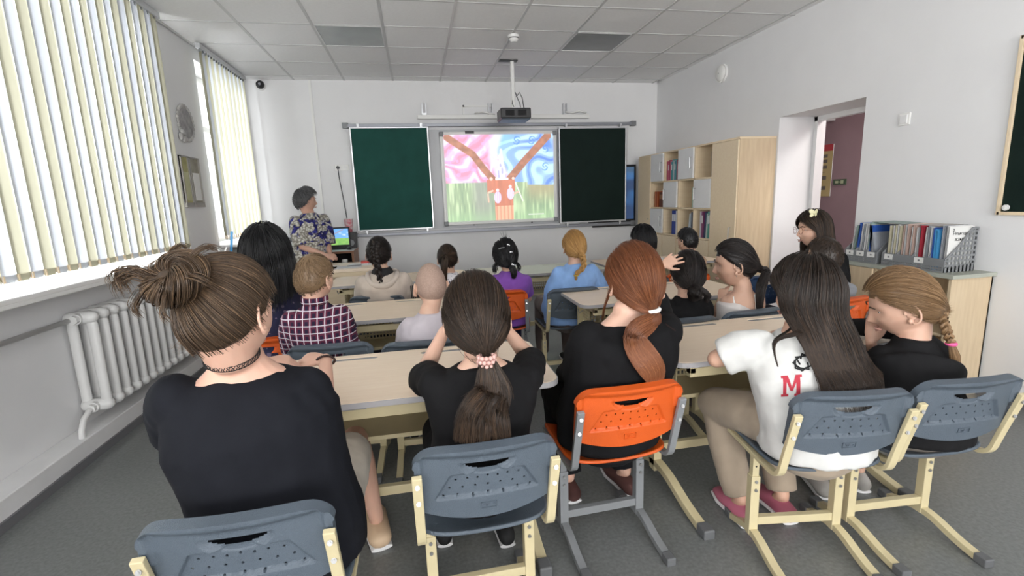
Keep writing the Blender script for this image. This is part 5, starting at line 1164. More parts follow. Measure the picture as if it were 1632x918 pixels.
    return dict(tor=[np.array(q) for q in tor], trr=trr, root=root, base=base, head=head, R=R_, hs=hs, mid=mid, lat=lat, fw=fw, nb=nb, al=al, ar=ar, wrL=wrL, wrR=wrR, elR=elR, elL=elL)
M['eye_w'] = mat('eye_white', (.75, .73, .70), .2); M['iris'] = mat('iris', (.05, .03, .02), .15); M['brow'] = mat('eyebrow_hair', (.07, .045, .03), .8); M['lips'] = mat('lips', (.50, .26, .21), .45)
H_BROWN = hair_mat((.010, .007, .006), (.034, .022, .015), (.13, .075, .042))
H_DARK = hair_mat((.006, .005, .006), (.018, .014, .013), (.055, .040, .032))
H_BLACK = hair_mat((.003, .003, .004), (.008, .008, .009), (.030, .028, .032))
H_RED = hair_mat((.075, .024, .010), (.185, .062, .024), (.36, .15, .065))
H_BLONDE = hair_mat((.22, .115, .035), (.45, .25, .085), (.70, .46, .20))
H_DBL = hair_mat((.10, .058, .028), (.23, .135, .065), (.40, .26, .14))
H_BUN = hair_mat((.026, .017, .012), (.085, .054, .033), (.25, .155, .085))
H_BOY = hair_mat((.10, .062, .032), (.21, .135, .075), (.36, .25, .15))
H_GREY = hair_mat((.045, .046, .05), (.11, .11, .115), (.26, .26, .26))
H_LONG = hair_mat((.007, .006, .005), (.026, .018, .014), (.10, .058, .034))
def mkhair(p, m_, seed, col=False):
    h = mkhair0(p, m_, seed)
    if col: h.person = p
    return h
def mkhair0(p, m_, seed): return Hair(p['head'], p['R'], p['hs'], m_, p['root'], p['base'], seed)
def lp(p, o): return tuple(V3(o)-Vector(p['base']))     # world point -> child space
def decal(p, o, d=(0, 1, 0), off=.0015):
    """press a flat printed mark onto the shirt"""
    from mathutils.bvhtree import BVHTree
    sh = [c for c in p['root'].children if c.name.startswith('shirt')][0]; bv = BVHTree.FromPolygons([v.co[:] for v in sh.data.vertices], [q.vertices[:] for q in sh.data.polygons])
    mt = Matrix.Translation(o.location) @ o.rotation_euler.to_matrix().to_4x4() @ Matrix.Diagonal((*o.scale, 1)); d = Vector(d).normalized(); me = o.data; b = bmesh.new(); b.from_mesh(me)
    bmesh.ops.triangulate(b, faces=b.faces[:]); bmesh.ops.subdivide_edges(b, edges=b.edges[:], cuts=2, use_grid_fill=True); b.to_mesh(me); b.free()
    for v in me.vertices:
        w_ = mt @ v.co; h_ = bv.ray_cast(w_-d*.4, d, 1.0)[0]
        v.co = (h_-d*off) if h_ is not None else w_
    o.location = (0, 0, 0); o.rotation_euler = (0, 0, 0); o.scale = (1, 1, 1)
def wmesh(name, mb, m_, p, **k):                        # a child built in world space
    o = obj(name, mb, m_, p['root'], **k); o.location = tuple(-q for q in p['base']); return o
# ================================================================== the class, nearest row first
def tee_cloth(n, c): return cloth(n, c)
# ---- 1 girl with bun
p = person('girl with a loose brown bun, black t-shirt, lace choker and beaded bracelet, nearest the radiator', at(366, 500, y=1.20), 1.10, 22, 12, -4, at(285, 668, y=1.20), at(492, 650, y=1.27), (-.39, 1.24, .535), 1.08, (.66, .40, .30),
    cloth('black_tshirt', (.010, .011, .015)), .36, cloth('cream_shorts', (.60, .54, .46)), elL=at(292, 710, y=1.36), wrL=at(420, 578, y=1.60), elR=at(518, 705, y=1.40), wrR=at(519, 573, y=1.66), boxy=.028, shoe_s=1.3,
    hL=dict(dirv=(.9, .25, -.05), nrm=(0, -.3, 1), side=1, curl=(.3, .35, .4, .45)), hR=dict(dirv=(-.85, .35, .08), nrm=(.1, -.3, 1), side=-1, curl=(.35, .4, .45, .5)),
    kneeL=(-.42, 1.62, .47), kneeR=at(566, 700, z=.475), ankL=(-.50, 1.80, .08), ankR=(-.245, 1.86, .10), shoe_m=mat('tan_clog', (.62, .45, .30), .6), vox=.0045, dec=.35, girth=1.12, legs='shorts', neck_drop=.04, sleeve_r=1.05, wr=.005)
h = mkhair(p, H_BUN, 1); T = (-.045, -.085, .075)
h.cap(.012, tone=.18); P = h.to_tie(3100, T, 12, .015, end_r=.03); h.strands(h.w(P), .0009)
c0 = at(303, 462, y=1.115); tp = h.w(A(T))
# bun: strands coiled round a flattened ring
N = 900; K = 22; u = np.linspace(0, 1, K)[None]; a0 = h.rng.uniform(0, 2*PI, (N, 1)); ph = h.rng.uniform(0, 2*PI, (N, 1)); span = h.rng.uniform(1.2, 3.2, (N, 1)); rr = h.rng.uniform(.6, 1.05, (N, 1))
R1, R2 = .036, .030; aa = a0+span*u; pp = ph+1.8*u*span
bc_ = np.array(V3(c0))*.6+tp*.4; axn = npn(bc_-np.array(p['head'])); e1 = npn(np.cross(axn, A(0, 0, 1))); e2 = np.cross(axn, e1)
ring = (R1+R2*rr*np.cos(pp))[..., None]*(np.cos(aa)[..., None]*e1*1.15+np.sin(aa)[..., None]*e2)+(R2*rr*np.sin(pp))[..., None]*axn*1.1
h.strands(bc_+axn*.022+ring+h.rng.normal(0, .0015, (N, 1, 3)), .0011)
for q in range(6):      # escaping loops and a tuft to the left of the bun
    a_ = q*1.05; s0 = bc_+axn*.02+(.055*math.cos(a_))*e1+(.05*math.sin(a_))*e2; pth = [s0, s0+axn*.02+e1*.02*math.cos(a_), s0+axn*.012+e1*.045*math.cos(a_)+e2*.04*math.sin(a_), s0-axn*.01+e1*.05*math.cos(a_)+e2*.05*math.sin(a_)]
    c = spline(pth, 10); h.strands(c[None]+h.rng.normal(0, .004, (26, 1, 3)), .0009)
e0 = bc_+axn*.02+A(-.05, 0, .008); c = spline([e0, e0+A(-.03, 0, .015), e0+A(-.055, 0, .002), e0+A(-.05, 0, -.02)], 10); h.strands(c[None]+h.rng.normal(0, .006, (120, 1, 3))*np.linspace(1, 1.6, 10)[None, :, None], .0009)
# fine flyaway strands at the neck and beside the ear
fl_ = h.rng.uniform(-1, 1, (30, 1)); st = h.w(np.stack([-.07+0*fl_[:, 0], fl_[:, 0]*.03, -.02+0*fl_[:, 0]], 1)); c = np.stack([st+A(-.02*t, -.006*t, -.03*t)+h.rng.normal(0, .006, (30, 3))*t for t in np.linspace(0, 1.8, 8)], 1); h.strands(c, .0003, np.full(30, .9))
make_b = MB().ell((0, 0, 0), (.036, .034, .026), 20, 12, None); bo_ = obj('bun_core', make_b, h.m, p['root'], smooth=True); bo_.location = tuple(np.array(bc_+axn*.02)-np.array(p['base'])); a_ = bo_.data.attributes.new('tone', 'FLOAT', 'POINT'); a_.data.foreach_set('value', np.full(len(bo_.data.vertices), .2, np.float32))
h.emit()
# hair tie, choker, bracelet
nk = p['nb']*.52+(p['head']+p['R']@Vector((0, -.022*1.1, -.075*1.1)))*.48; ck_ = MB(); rk = .0575
ax_ = (Vector(p['head'])-p['nb']).normalized(); c1 = ax_.cross(Vector((1, 0, 0))).normalized(); c2 = ax_.cross(c1)
for z in (-.006, .006): ck_.tube([nk+ax_*z+(c1*math.cos(t)+c2*math.sin(t))*rk*1.02 for t in np.linspace(0, 2*PI, 40)], .0011, 6)
for k in range(36): t = 2*PI*k/36; ck_.tube([nk+ax_*(.006*math.sin(q))+(c1*math.cos(t+q*.045)+c2*math.sin(t+q*.045))*rk*1.03 for q in np.linspace(0, 2*PI, 9)], .0009, 5)
wmesh('lace_choker', ck_, M['black'], p, smooth=True, kind='stuff')
wq = p['wrR']; dv = (p['wrR']-p['elR']).normalized(); c1 = dv.cross(Vector((0, 0, 1))).normalized(); c2 = dv.cross(c1); M['brown_bead'] = mat('brown_bead', (.035, .012, .010), .25)
br = empty_part('bead_bracelet', p['root']); bm0 = MB().ell((0, 0, 0), (.0045,)*3, 10, 7).mesh('bead'); bm0.materials.append(M['brown_bead']); bm0.shade_smooth()
for k in range(26):
    t = 2*PI*k/26; o = bpy.data.objects.new('bead', bm0); COL.objects.link(o); o.parent = br; o.location = lp(p, wq-dv*.006+(c1*math.cos(t)*1.12+c2*math.sin(t))*.0255)
# ---- 2 girl with low ponytail, arms up
p = person('girl in a black blouse with a long brown ponytail in a pink beaded hair tie', at(759, 505, y=1.43), 1.12, 0, 14, 0, at(697, 608, y=1.40), at(838, 598, y=1.41), (.14, 1.40, .525), .98, (.64, .40, .30),
    cloth('black_blouse', (.009, .009, .010)), .42, cloth('black_trousers', (.012, .012, .014)), elL=at(672, 602, y=1.66), wrL=at(708, 528, y=1.56), elR=at(846, 574, y=1.70), wrR=at(806, 524, y=1.58),
    hL=dict(dirv=(.75, .1, .45), nrm=(-.4, -.8, .3), side=1), hR=dict(dirv=(-.75, .1, .45), nrm=(.4, -.8, .3), side=-1), kneeL=(.02, 1.78, .48), kneeR=(.26, 1.78, .48), shoe_m=M['black'], vox=.005, dec=.4, sleeve_r=1.15, neck_drop=.012, open_neck=.012, wr=.006)
h = mkhair(p, H_BROWN, 2, True); T = (.006, -.100, -.098)
h.cap(.013, tone=.18); P = h.to_tie(3100, T, 12, .017, end_r=.013, puff=.004); h.strands(h.w(P), .0009)
tp = h.w(A(T)); b0 = V3(tp)
tail(h, [tp, tp+A(0, -.035, -.03), tp+A(.0, -.055, -.10), np.array(at(757, 655, y=1.20)), np.array(at(750, 704, y=1.19))], [.012, .030, .052, .060, .050], 1500, 16, .001, flat=.28, wave=.006, wf=1.1, ref=(0, 1, .1), uneven=.5)
tail(h, [tp+A(.005, 0, 0), tp+A(.012, -.035, -.03), tp+A(.03, -.05, -.10), np.array(at(788, 655, y=1.205)), np.array(at(792, 702, y=1.195))], [.010, .020, .040, .046, .036], 800, 16, .001, flat=.3, wave=.006, wf=1.1, ref=(0, 1, .1), uneven=.5)
h.emit()
M['pink_bead'] = mat('pink_bead', (.60, .36, .32), .4); tie = empty_part('beaded_hair_tie', p['root'])
bm1 = MB().ell((0, 0, 0), (.0068,)*3, 12, 8).mesh('bead'); bm1.materials.append(M['pink_bead']); bm1.shade_smooth()
for j, dz_ in enumerate((-.012, .0, .012)):
    for k in range(11):
        t = 2*PI*(k+.5*j)/11; o = bpy.data.objects.new('bead', bm1); COL.objects.link(o); o.parent = tie; o.location = lp(p, b0+Vector((.022*math.cos(t), -.014+.019*math.sin(t), dz_-.012)))
# ---- 3 auburn girl on orange chair
p = person('auburn-haired girl with a white hair tie in a black top on the nearest orange chair', at(1010, 446, y=1.66), 1.13, -4, 2, 0, at(938, 532, y=1.60), at(1062, 522, y=1.63), (.665, 1.63, .54), 1.08, (.66, .41, .31),
    cloth('black_jersey', (.008, .008, .009)), .86, cloth('black_jeans', (.010, .010, .012)), elL=at(915, 590, y=1.66), wrL=(.54, 1.86, .62), elR=at(1060, 520, y=1.86), wrR=at(1046, 452, y=1.80),
    hR=dict(dirv=(-.2, -.05, 1), nrm=(.8, .5, 0), side=1), kneeL=(.57, 2.02, .48), kneeR=(.80, 2.02, .48), ankL=(.60, 1.95, .10), ankR=(.865, 1.93, .10), shoe_m=mat('brown_suede_boot', (.10, .04, .035), .8), dec=.4, vox=.0055, girth=1.16, neck_drop=.04, boxy=.02, wr=.004)
h = mkhair(p, H_RED, 3, True); T = (.008, -.100, -.080)
h.cap(.014, tone=.3); P = h.to_tie(3100, T, 12, .018, end_r=.013, puff=.006); h.strands(h.w(P), .0009)
tp = h.w(A(T)); b0 = V3(tp)
tail(h, [tp, tp+A(.0, -.04, -.03), np.array(at(1011, 525, y=1.50)), np.array(at(1012, 555, y=1.49)), np.array(at(1030, 582, y=1.485)), np.array(at(1034, 604, y=1.485)), np.array(at(1020, 618, y=1.485))], [.012, .028, .044, .050, .050, .042, .02], 1500, 20, .001, flat=.45, wave=.006, wf=1.2, uneven=.2)
for q in (-1, 1):
    s0 = h.w(A(q*.072, .03, -.03)); c = spline([s0, s0+A(q*.008, -.01, -.06), s0+A(q*.004, -.02, -.13)], 9); h.strands(c[None]+h.rng.normal(0, .003, (30, 1, 3)), .0008)
h.emit(); wmesh('hair_tie', MB().tube([b0+Vector((.021*math.cos(t), -.006+.019*math.sin(t), -.004+.004*math.cos(t))) for t in np.linspace(0, 2*PI, 26)], .0075, 10), M['paper'], p, smooth=True)
# ---- 4 long-haired girl in white tee
wt = cloth('white_tshirt', (.60, .60, .585))
p = person('girl with very long dark brown hair and a white t-shirt with a red letter', at(1284, 468, y=1.47), 1.12, -14, 8, 4, at(1213, 545, y=1.44), at(1336, 562, y=1.41), (1.335, 1.37, .535), 1.05, (.60, .36, .26), wt, .44,
    cloth('beige_trousers', (.36, .29, .22)), elL=at(1142, 572, z=.755), wrL=at(1185, 548, z=.73), kneeL=(1.20, 1.76, .46), kneeR=(1.45, 1.76, .46), ankL=(1.24, 1.62, .09), ankR=(1.42, 1.60, .09), elR=(1.56, 1.58, .80), wrR=(1.56, 1.80, .735),
    hL=dict(dirv=(.8, .5, 0), nrm=(0, 0, 1), side=1), shoe_m=mat('pink_shoe', (.55, .16, .24), .6), vox=.006, dec=.4, girth=1.14, sleeve_r=1.12, wr=.0055, boxy=.03)
h = mkhair(p, H_LONG, 4, True); h.cap(.013, tone=.15)
flow_down(h, 2900, 20, .275, .022, .0012, crown=(.05, -.15, .98), drape=[(0, 0, 0), (.015, -.01, 0), (.035, -.02, 0), (.045, -.03, 0)], wave=.010, wf=1.5, spread=.03, uneven=.25, keep_face=80)
tail(h, [h.w(A(-.078, .01, -.04)), h.w(A(-.085, -.01, -.10)), np.array(at(1232, 545, y=1.36)), np.array(at(1240, 585, y=1.33))], [.008, .007, .005, .002], 60, 14, .001, uneven=.2)
h.emit()
# printed letters on the back
pm_ = at(1246, 616, y=1.245); lm = MB()
for q in ([(-.034, 0), (-.020, 0), (-.020, .085), (-.034, .085)], [(.020, 0), (.036, 0), (.036, .085), (.020, .085)], [(-.030, .085), (-.014, .085), (.006, .022), (-.004, .022)], [(.018, .085), (.032, .085), (.006, .022), (-.004, .022)], [(-.042, 0), (-.012, 0), (-.012, .010), (-.042, .010)], [(.012, 0), (.044, 0), (.044, .010), (.012, .010)], [(-.042, .075), (-.020, .075), (-.020, .085), (-.042, .085)], [(.022, .075), (.044, .075), (.044, .085), (.022, .085)]):
    lm.add([(x, 0, z-.04) for x, z in q], [(0, 1, 2, 3)])
tx = obj('printed_letter', lm, mat('red_print', (.42, .03, .05), .8), p['root'], kind=None); tx.location = lp(p, pm_); tx.rotation_euler = (0, rad(-4), rad(-10)); tx.scale = (.82, 1, .86); decal(p, tx, pm_-Vector((0, 0, CH)), .003)
tx.scale = (.85, 1.15, 1); decal(p, tx, pm_-Vector((0, 0, CH)))
dg_ = at(1281, 577, y=1.265); dmb = MB(); rq = random.Random(3)
for k in range(14): a_ = k*.7; dmb.tube([(.030*math.cos(a_), 0, .022*math.sin(a_)), (.034*math.cos(a_+1.1), 0, .03*math.sin(a_+1.1)), (.012*math.cos(a_+2), 0, .028*math.sin(a_+2))], [(.0028, .003)]*3, 6)
o = obj('printed_drawing', dmb, M['black'], p['root'], kind='stuff'); o.location = lp(p, dg_); o.rotation_euler = (0, 0, rad(-14)); decal(p, o, dg_-Vector((0, 0, CH)), .002)
# ---- 5 blonde girl right, head leaning on hand
p = person('girl with a blond braid tied with pink elastic, resting her face on her hand', at(1437, 484, y=1.50), 1.16, -52, 22, -6, at(1405, 585, y=1.50), at(1500, 590, y=1.42), (1.76, 1.37, .53), 1.0, (.62, .38, .28), cloth('black_top', (.011, .011, .012)), .9,
    cloth('grey_beige_trousers', (.17, .15, .13)), elL=at(1398, 590, y=1.66), wrL=at(1388, 545, y=1.62), elR=(1.93, 1.62, .76), wrR=(1.82, 1.82, .735), kneeL=(1.66, 1.75, .47), kneeR=(1.88, 1.75, .47), ankL=(1.70, 1.70, .09), ankR=(1.90, 1.70, .09),
    hL=dict(dirv=(.05, -.05, 1), nrm=(-.6, -.6, 0), side=1, curl=(.2, .25, .3, .35)), shoe_m=mat('pale_shoe', (.45, .43, .40), .6), vox=.005, dec=.4, girth=1.05, neck_drop=-.012)
h = mkhair(p, H_DBL, 5); T = (.015, -.098, -.060); h.cap(.012, tone=.3); P = h.to_tie(2900, T, 12, .015, end_r=.018, puff=.003); h.strands(h.w(P), .0009)
tp = h.w(A(T)); e5 = at(1516, 548, y=1.36)
braid(h, [tp+A(0, 0, .005), tp*.5+np.array(at(1500, 512, y=1.40))*.5, np.array(at(1508, 525, y=1.37)), np.array(e5)], .019, .013, 6, 120, .0010)
tail(h, [np.array(e5), np.array(at(1522, 570, y=1.35)), np.array(at(1526, 596, y=1.35))], [.009, .019, .008], 260, 12, .001, uneven=.3); h.emit()
wmesh('pink_hair_elastic', MB().tube([e5+Vector((.013*math.cos(t), .012*math.sin(t), 0)) for t in np.linspace(0, 2*PI, 22)], .0065, 8), mat('pink_elastic', (.75, .10, .30), .6), p, smooth=True)
# ---- 6 woman with long black hair by the window
def dotmat(name, base_c, dot_c, sc, thr_=.28, dist='F1'):
    m_ = cloth(name, base_c); nt = m_.node_tree; b = nt.nodes['Principled BSDF']; v = nt.nodes.new('ShaderNodeTexVoronoi'); v.inputs['Scale'].default_value = sc; tc = nt.nodes.new('ShaderNodeTexCoord'); nt.links.new(tc.outputs['Object'], v.inputs['Vector'])
    r = nt.nodes.new('ShaderNodeValToRGB'); r.color_ramp.interpolation = 'CONSTANT'; e = r.color_ramp.elements; e[0].color = (*dot_c, 1); e[1].position = thr_; e[1].color = (*base_c, 1)
    nt.links.new(v.outputs['Distance'], r.inputs[0]); nt.links.new(r.outputs[0], b.inputs['Base Color']); return m_
p = person('woman with long straight black hair and a navy dotted dress near the window', at(424, 404, y=2.62), 1.16, 6, 0, 0, at(388, 482, y=2.60), at(462, 475, y=2.64), (-.79, 2.66, .54), 1.12, (.60, .38, .28), dotmat('navy_dotted', (.022, .022, .055), (.14, .11, .17), 38, .30), .5,
    cloth('navy_skirt', (.022, .022, .055)), legs='skirt', shoe_m=M['black'], vox=.008, dec=.5, girth=1.15)
h = mkhair(p, H_BLACK, 6, True); h.cap(.016, tone=.3); flow_down(h, 1100, 16, .17, .026, .0022, drape=[(0, 0, 0), (0, -.03, 0), (0, -.06, 0)], spread=.03, keep_face=70, uneven=.2); h.emit()
# ---- 7 boy in checked shirt
def plaid(name):
    m_ = cloth(name, (.03, .015, .05)); nt = m_.node_tree; L = nt.links.new; b = nt.nodes['Principled BSDF']; tc = nt.nodes.new('ShaderNodeTexCoord'); sp_ = nt.nodes.new('ShaderNodeSeparateXYZ'); L(tc.outputs['Object'], sp_.inputs[0])
    def stripe(sock, scale, w_, off=0):
        a = nt.nodes.new('ShaderNodeMath'); a.operation = 'MULTIPLY_ADD'; a.inputs[1].default_value = scale; a.inputs[2].default_value = off+100; L(sock, a.inputs[0]); f = nt.nodes.new('ShaderNodeMath'); f.operation = 'FRACT'; L(a.outputs[0], f.inputs[0]); l = nt.nodes.new('ShaderNodeMath'); l.operation = 'LESS_THAN'; l.inputs[1].default_value = w_; L(f.outputs[0], l.inputs[0]); return l.outputs[0]
    def mx(c1, c2, fac):
        m = nt.nodes.new('ShaderNodeMix'); m.data_type = 'RGBA'; L(fac, m.inputs[0]); (L(c1, m.inputs[6]) if hasattr(c1, 'node') else setattr(m.inputs[6], 'default_value', (*c1, 1))); m.inputs[7].default_value = (*c2, 1); return m.outputs[2]
    c = mx((.02, .012, .035), (.12, .02, .05), stripe(sp_.outputs[0], 31, .55, .2)); c = mx(c, (.10, .02, .045), stripe(sp_.outputs[2], 31, .3, .3)); c = mx(c, (.60, .57, .62), stripe(sp_.outputs[0], 31, .13)); c = mx(c, (.60, .57, .62), stripe(sp_.outputs[2], 31, .13)); L(c, b.inputs['Base Color']); return m_
plm = plaid('checked_shirt')
p = person('boy with short light brown hair in a burgundy and white checked shirt', at(502, 445, y=2.42), 1.0, 30, 6, 0, at(466, 515, y=2.38), at(543, 506, y=2.42), (-.42, 2.44, .53), .94, (.66, .41, .31), plm, .9, cloth('dark_trousers', (.02, .02, .03)), shoe_m=M['black'], vox=.0065, dec=.5, girth=1.1, wr=.004, sleeve_r=1.1)
h = mkhair(p, H_BOY, 7); h.cap(.010, lift=.10, tone=.35); short_hair(h, 2200, L=.045, r=.0013, lift=.06, rise=.007); h.emit()
nbp = p['nb']+Vector((0, -.0, .012)); wmesh('shirt_collar', MB().tube([nbp+p['lat']*.056*math.cos(t)+p['fw']*.056*math.sin(t)+Vector((0, 0, .004*math.sin(t))) for t in np.linspace(0, 2*PI, 26)], [(.007, .018)]*26, 8, up=None), plm, p, smooth=True)
# ---- 8 girl in beige hooded top
p = person('girl with a thick dark braid wearing a beige hooded top with a black collar', at(604, 405, y=3.55), 1.0, 4, 4, 0, at(580, 457, y=3.50), at(642, 452, y=3.50), (-.28, 3.60, .53), .98, (.60, .37, .27), cloth('beige_hoodie', (.50, .43, .37)), .9, cloth('dark_trousers', (.02, .02, .03)), shoe_m=M['black'], vox=.008, dec=.5, girth=1.12, sleeve_r=1.2)
h = mkhair(p, H_DARK, 8); T = (0, -.10, .02); h.cap(.012, tone=.3); P = h.to_tie(900, T, 12, .015, end_r=.016); h.strands(h.w(P), .0018)
tp = h.w(A(T)); h.m = H_BROWN; braid(h, [tp+A(0, 0, .06), tp+A(-.01, -.025, 0), tp+A(0, -.035, -.08), np.array(at(607, 452, y=3.42))], .030, .018, 6, 50, .0017); h.m = H_DARK; h.emit()
c_ = p['mid']; wmesh('hood', MB().tube([c_+p['lat']*.10*math.cos(t)-p['fw']*(.02+.085*abs(math.sin(t)))*(1 if math.sin(t) > 0 else -.9)+Vector((0, 0, .035-.07*max(0, math.sin(t)))) for t in np.linspace(0, 2*PI, 30)], [(.018, .026)]*30, 10), cloth('beige_hood', (.54, .47, .41)), p, smooth=True)
wmesh('black_collar', MB().tube([p['nb']-Vector((0, 0, .05)), p['nb']+Vector((0, 0, .0)), p['nb']+Vector((0, 0, .018))], [(.088, .085), (.070, .068), (.058, .058)], 20, up=p['lat']), M['black'], p, smooth=True)
s0, s1 = p['elR'], V3((p['mid']+p['lat']*.16)); nn = Vector((.5, -.86, 0))
for q in (-.014, .0, .014):
    o = MB().tube([s1.lerp(s0, t)+Vector((.038, -.040, 0))*1.05+Vector((q*.86, q*.5, -.03)) for t in np.linspace(.15, 1, 5)], .0035, 6); wmesh('sleeve_stripe', o, M['black'], p, smooth=True)
# ---- 9 girl with ponytail, white patterned blouse
p = person('girl with a brown ponytail in a white blouse with small dark patterns', at(713, 412, y=3.74), .90, -4, 4, 0, at(696, 448, y=3.72), at(737, 446, y=3.72), (.21, 3.78, .50), .88, (.60, .37, .27), dotmat('white_patterned', (.70, .68, .70), (.10, .08, .11), 60, .30), .5, cloth('dark_trousers', (.02, .02, .03)), shoe_m=M['black'], vox=.008, dec=.5, sleeve_r=1.3)
h = mkhair(p, H_DARK, 9); T = (-.02, -.115, .03); h.cap(.012, tone=.3); P = h.to_tie(1000, T, 12, .014, end_r=.010); h.strands(h.w(P), .0018); tp = h.w(A(T))
h.m = H_BROWN; tail(h, [tp, tp+A(-.01, -.03, -.01), np.array(at(708, 425, y=3.58)), np.array(at(710, 448, y=3.60))], [.008, .020, .026, .012], 420, 14, .0017, flat=.6); h.emit()
# ---- 10 boy with shaved head
p = person('small boy with a shaved head in a pale lilac t-shirt', at(687, 456, y=2.42), 1.0, -8, 4, 0, at(654, 526, y=2.36), at(718, 526, y=2.36), (.0, 2.38, .50), .90, (.62, .39, .29), cloth('lilac_tshirt', (.50, .46, .50)), .45, cloth('dark_trousers', (.02, .02, .03)), shoe_m=M['black'], vox=.0065, dec=.5, wr=.005, sleeve_r=1.25, girth=1.05)
M['stubble'] = mat('shaved_stubble', (.30, .205, .165), .7, nscale=160, col2=(.40, .28, .225))
h = mkhair(p, M['stubble'], 10); h.cap(.0022, lift=.05, tone=.3)
# ---- 11 girl in purple
def lock(h, x, s_):
    s0 = h.w(A(x*.07, -.05, -.05)); c = spline([s0, s0+A(x*.02, -.01, -.03), s0+A(x*.018, -.015, -.06)], 8); h.strands(c[None]+h.rng.normal(0, .006, (s_, 1, 3))*np.linspace(.6, 1.4, 8)[None, :, None], .0015)
p = person('girl with messy black hair in silver clips and a purple top', at(805, 407, y=3.42), .92, 0, 2, 0, at(788, 452, y=3.40), at(838, 452, y=3.38), (.60, 3.46, .52), .90, (.60, .37, .27), cloth('purple_top', (.20, .07, .36)), .4, cloth('navy_trousers', (.03, .03, .09)), shoe_m=M['black'], vox=.008, dec=.5)
h = mkhair(p, H_BLACK, 11); T = (.012, -.112, -.075); h.cap(.016, tone=.35, rough=.006); P = h.to_tie(900, T, 12, .022, end_r=.02, puff=.006)+h.rng.normal(0, .0025, (900, 1, 3)); h.strands(h.w(P), .0018); tp = h.w(A(T))
tail(h, [tp, tp+A(.012, -.03, -.01), tp+A(.022, -.035, -.05), tp+A(.018, -.03, -.085)], [.012, .024, .024, .012], 420, 12, .0017, uneven=.4)
lock(h, -1, 90); lock(h, 1, 90); lock(h, -1.1, 40)
sp0 = h.w(A(0, -.02, .12)); h.strands(spline([sp0, sp0+A(0, 0, .03)], 5)[None]+h.rng.normal(0, .012, (24, 1, 3))*np.linspace(.4, 1.6, 5)[None, :, None], .001); h.emit()
for (a, b) in ((( -.06, -.085, .055), (-.02, -.105, .065)), ((.0, -.10, .085), (.02, -.10, .075)), ((.015, -.118, .03), (.035, -.112, .03)), ((.02, -.135, -.055), (.045, -.13, -.06))):
    wmesh('hair_clip', MB().tube([tuple(h.w(A(*a)*1.06)), tuple(h.w((A(*a)+A(*b))*.5*1.10)), tuple(h.w(A(*b)*1.06))], [(.005, .002)]*3, 6), M['alu'], p)
# ---- 12 girl with golden braid, light blue sweater
p = person('girl with a golden blond braid in a light blue puffy sweater', at(915, 393, y=3.36), .98, -3, 2, 0, at(892, 448, y=3.34), at(943, 444, y=3.34), (1.05, 3.38, .53), 1.0, (.64, .40, .30), cloth('light_blue_sweater', (.23, .39, .70)), .95, cloth('taupe_trousers', (.14, .11, .10)), elL=at(876, 490, y=3.40), elR=at(962, 480, y=3.42), shoe_m=M['black'], vox=.0075, dec=.5, girth=1.05, sleeve_r=1.45, wr=.007)
h = mkhair(p, H_BLONDE, 12); T = (.01, -.105, -.055); h.cap(.012, tone=.35); P = h.to_tie(1050, T, 12, .015, end_r=.020); h.strands(h.w(P), .0017); tp = h.w(A(T))
braid(h, [tp+A(0, 0, .01), tp+A(.004, -.03, -.02), tp+A(.004, -.04, -.08), np.array(at(918, 437, y=3.22))], .022, .015, 4, 60, .0013); e_ = np.array(at(918, 439, y=3.22)); tail(h, [e_, e_+A(0, 0, -.02), e_+A(0, 0, -.035)], [.009, .012, .006], 120, 8, .0015); h.emit()
wmesh('hair_elastic', MB().tube([Vector(e_)+Vector((.012*math.cos(t), .012*math.sin(t), 0)) for t in np.linspace(0, 2*PI, 18)], .005, 8), mat('gold_elastic', (.65, .45, .05), .5), p, smooth=True)
# ---- 13 pupil with black bob
p = person('pupil with a straight black bob and a pale grey top, near the bookcase', at(1025, 382, y=3.62), 1.0, -16, 2, 0, at(1010, 432, y=3.60), at(1052, 430, y=3.58), (1.72, 3.66, .53), .96, (.60, .37, .27), cloth('pale_grey_top', (.52, .52, .50)), .45, cloth('dark_trousers', (.02, .02, .03)), shoe_m=M['black'], vox=.008, dec=.5)
h = mkhair(p, H_BLACK, 13); T = (.02, -.100, -.03); h.cap(.013, tone=.3); flow_down(h, 900, 14, .055, .018, .002, spread=.0, keep_face=86, uneven=.15, crown=(0, .1, .99)); h.emit()
# ---- 14 boy near bookcase
p = person('boy with short black hair in a tan top, in front of the bookcase', at(1095, 384, y=3.66), .90, -20, 2, 0, at(1083, 425, y=3.64), at(1118, 422, y=3.62), (2.06, 3.66, .52), .88, (.58, .36, .26), cloth('tan_top', (.42, .27, .17)), .5, cloth('dark_trousers', (.02, .02, .03)), shoe_m=M['black'], vox=.008, dec=.5)
h = mkhair(p, H_BLACK, 14); h.cap(.011, lift=.08, tone=.3); short_hair(h, 900, L=.045, r=.002, lift=.05, rise=.008); h.emit()
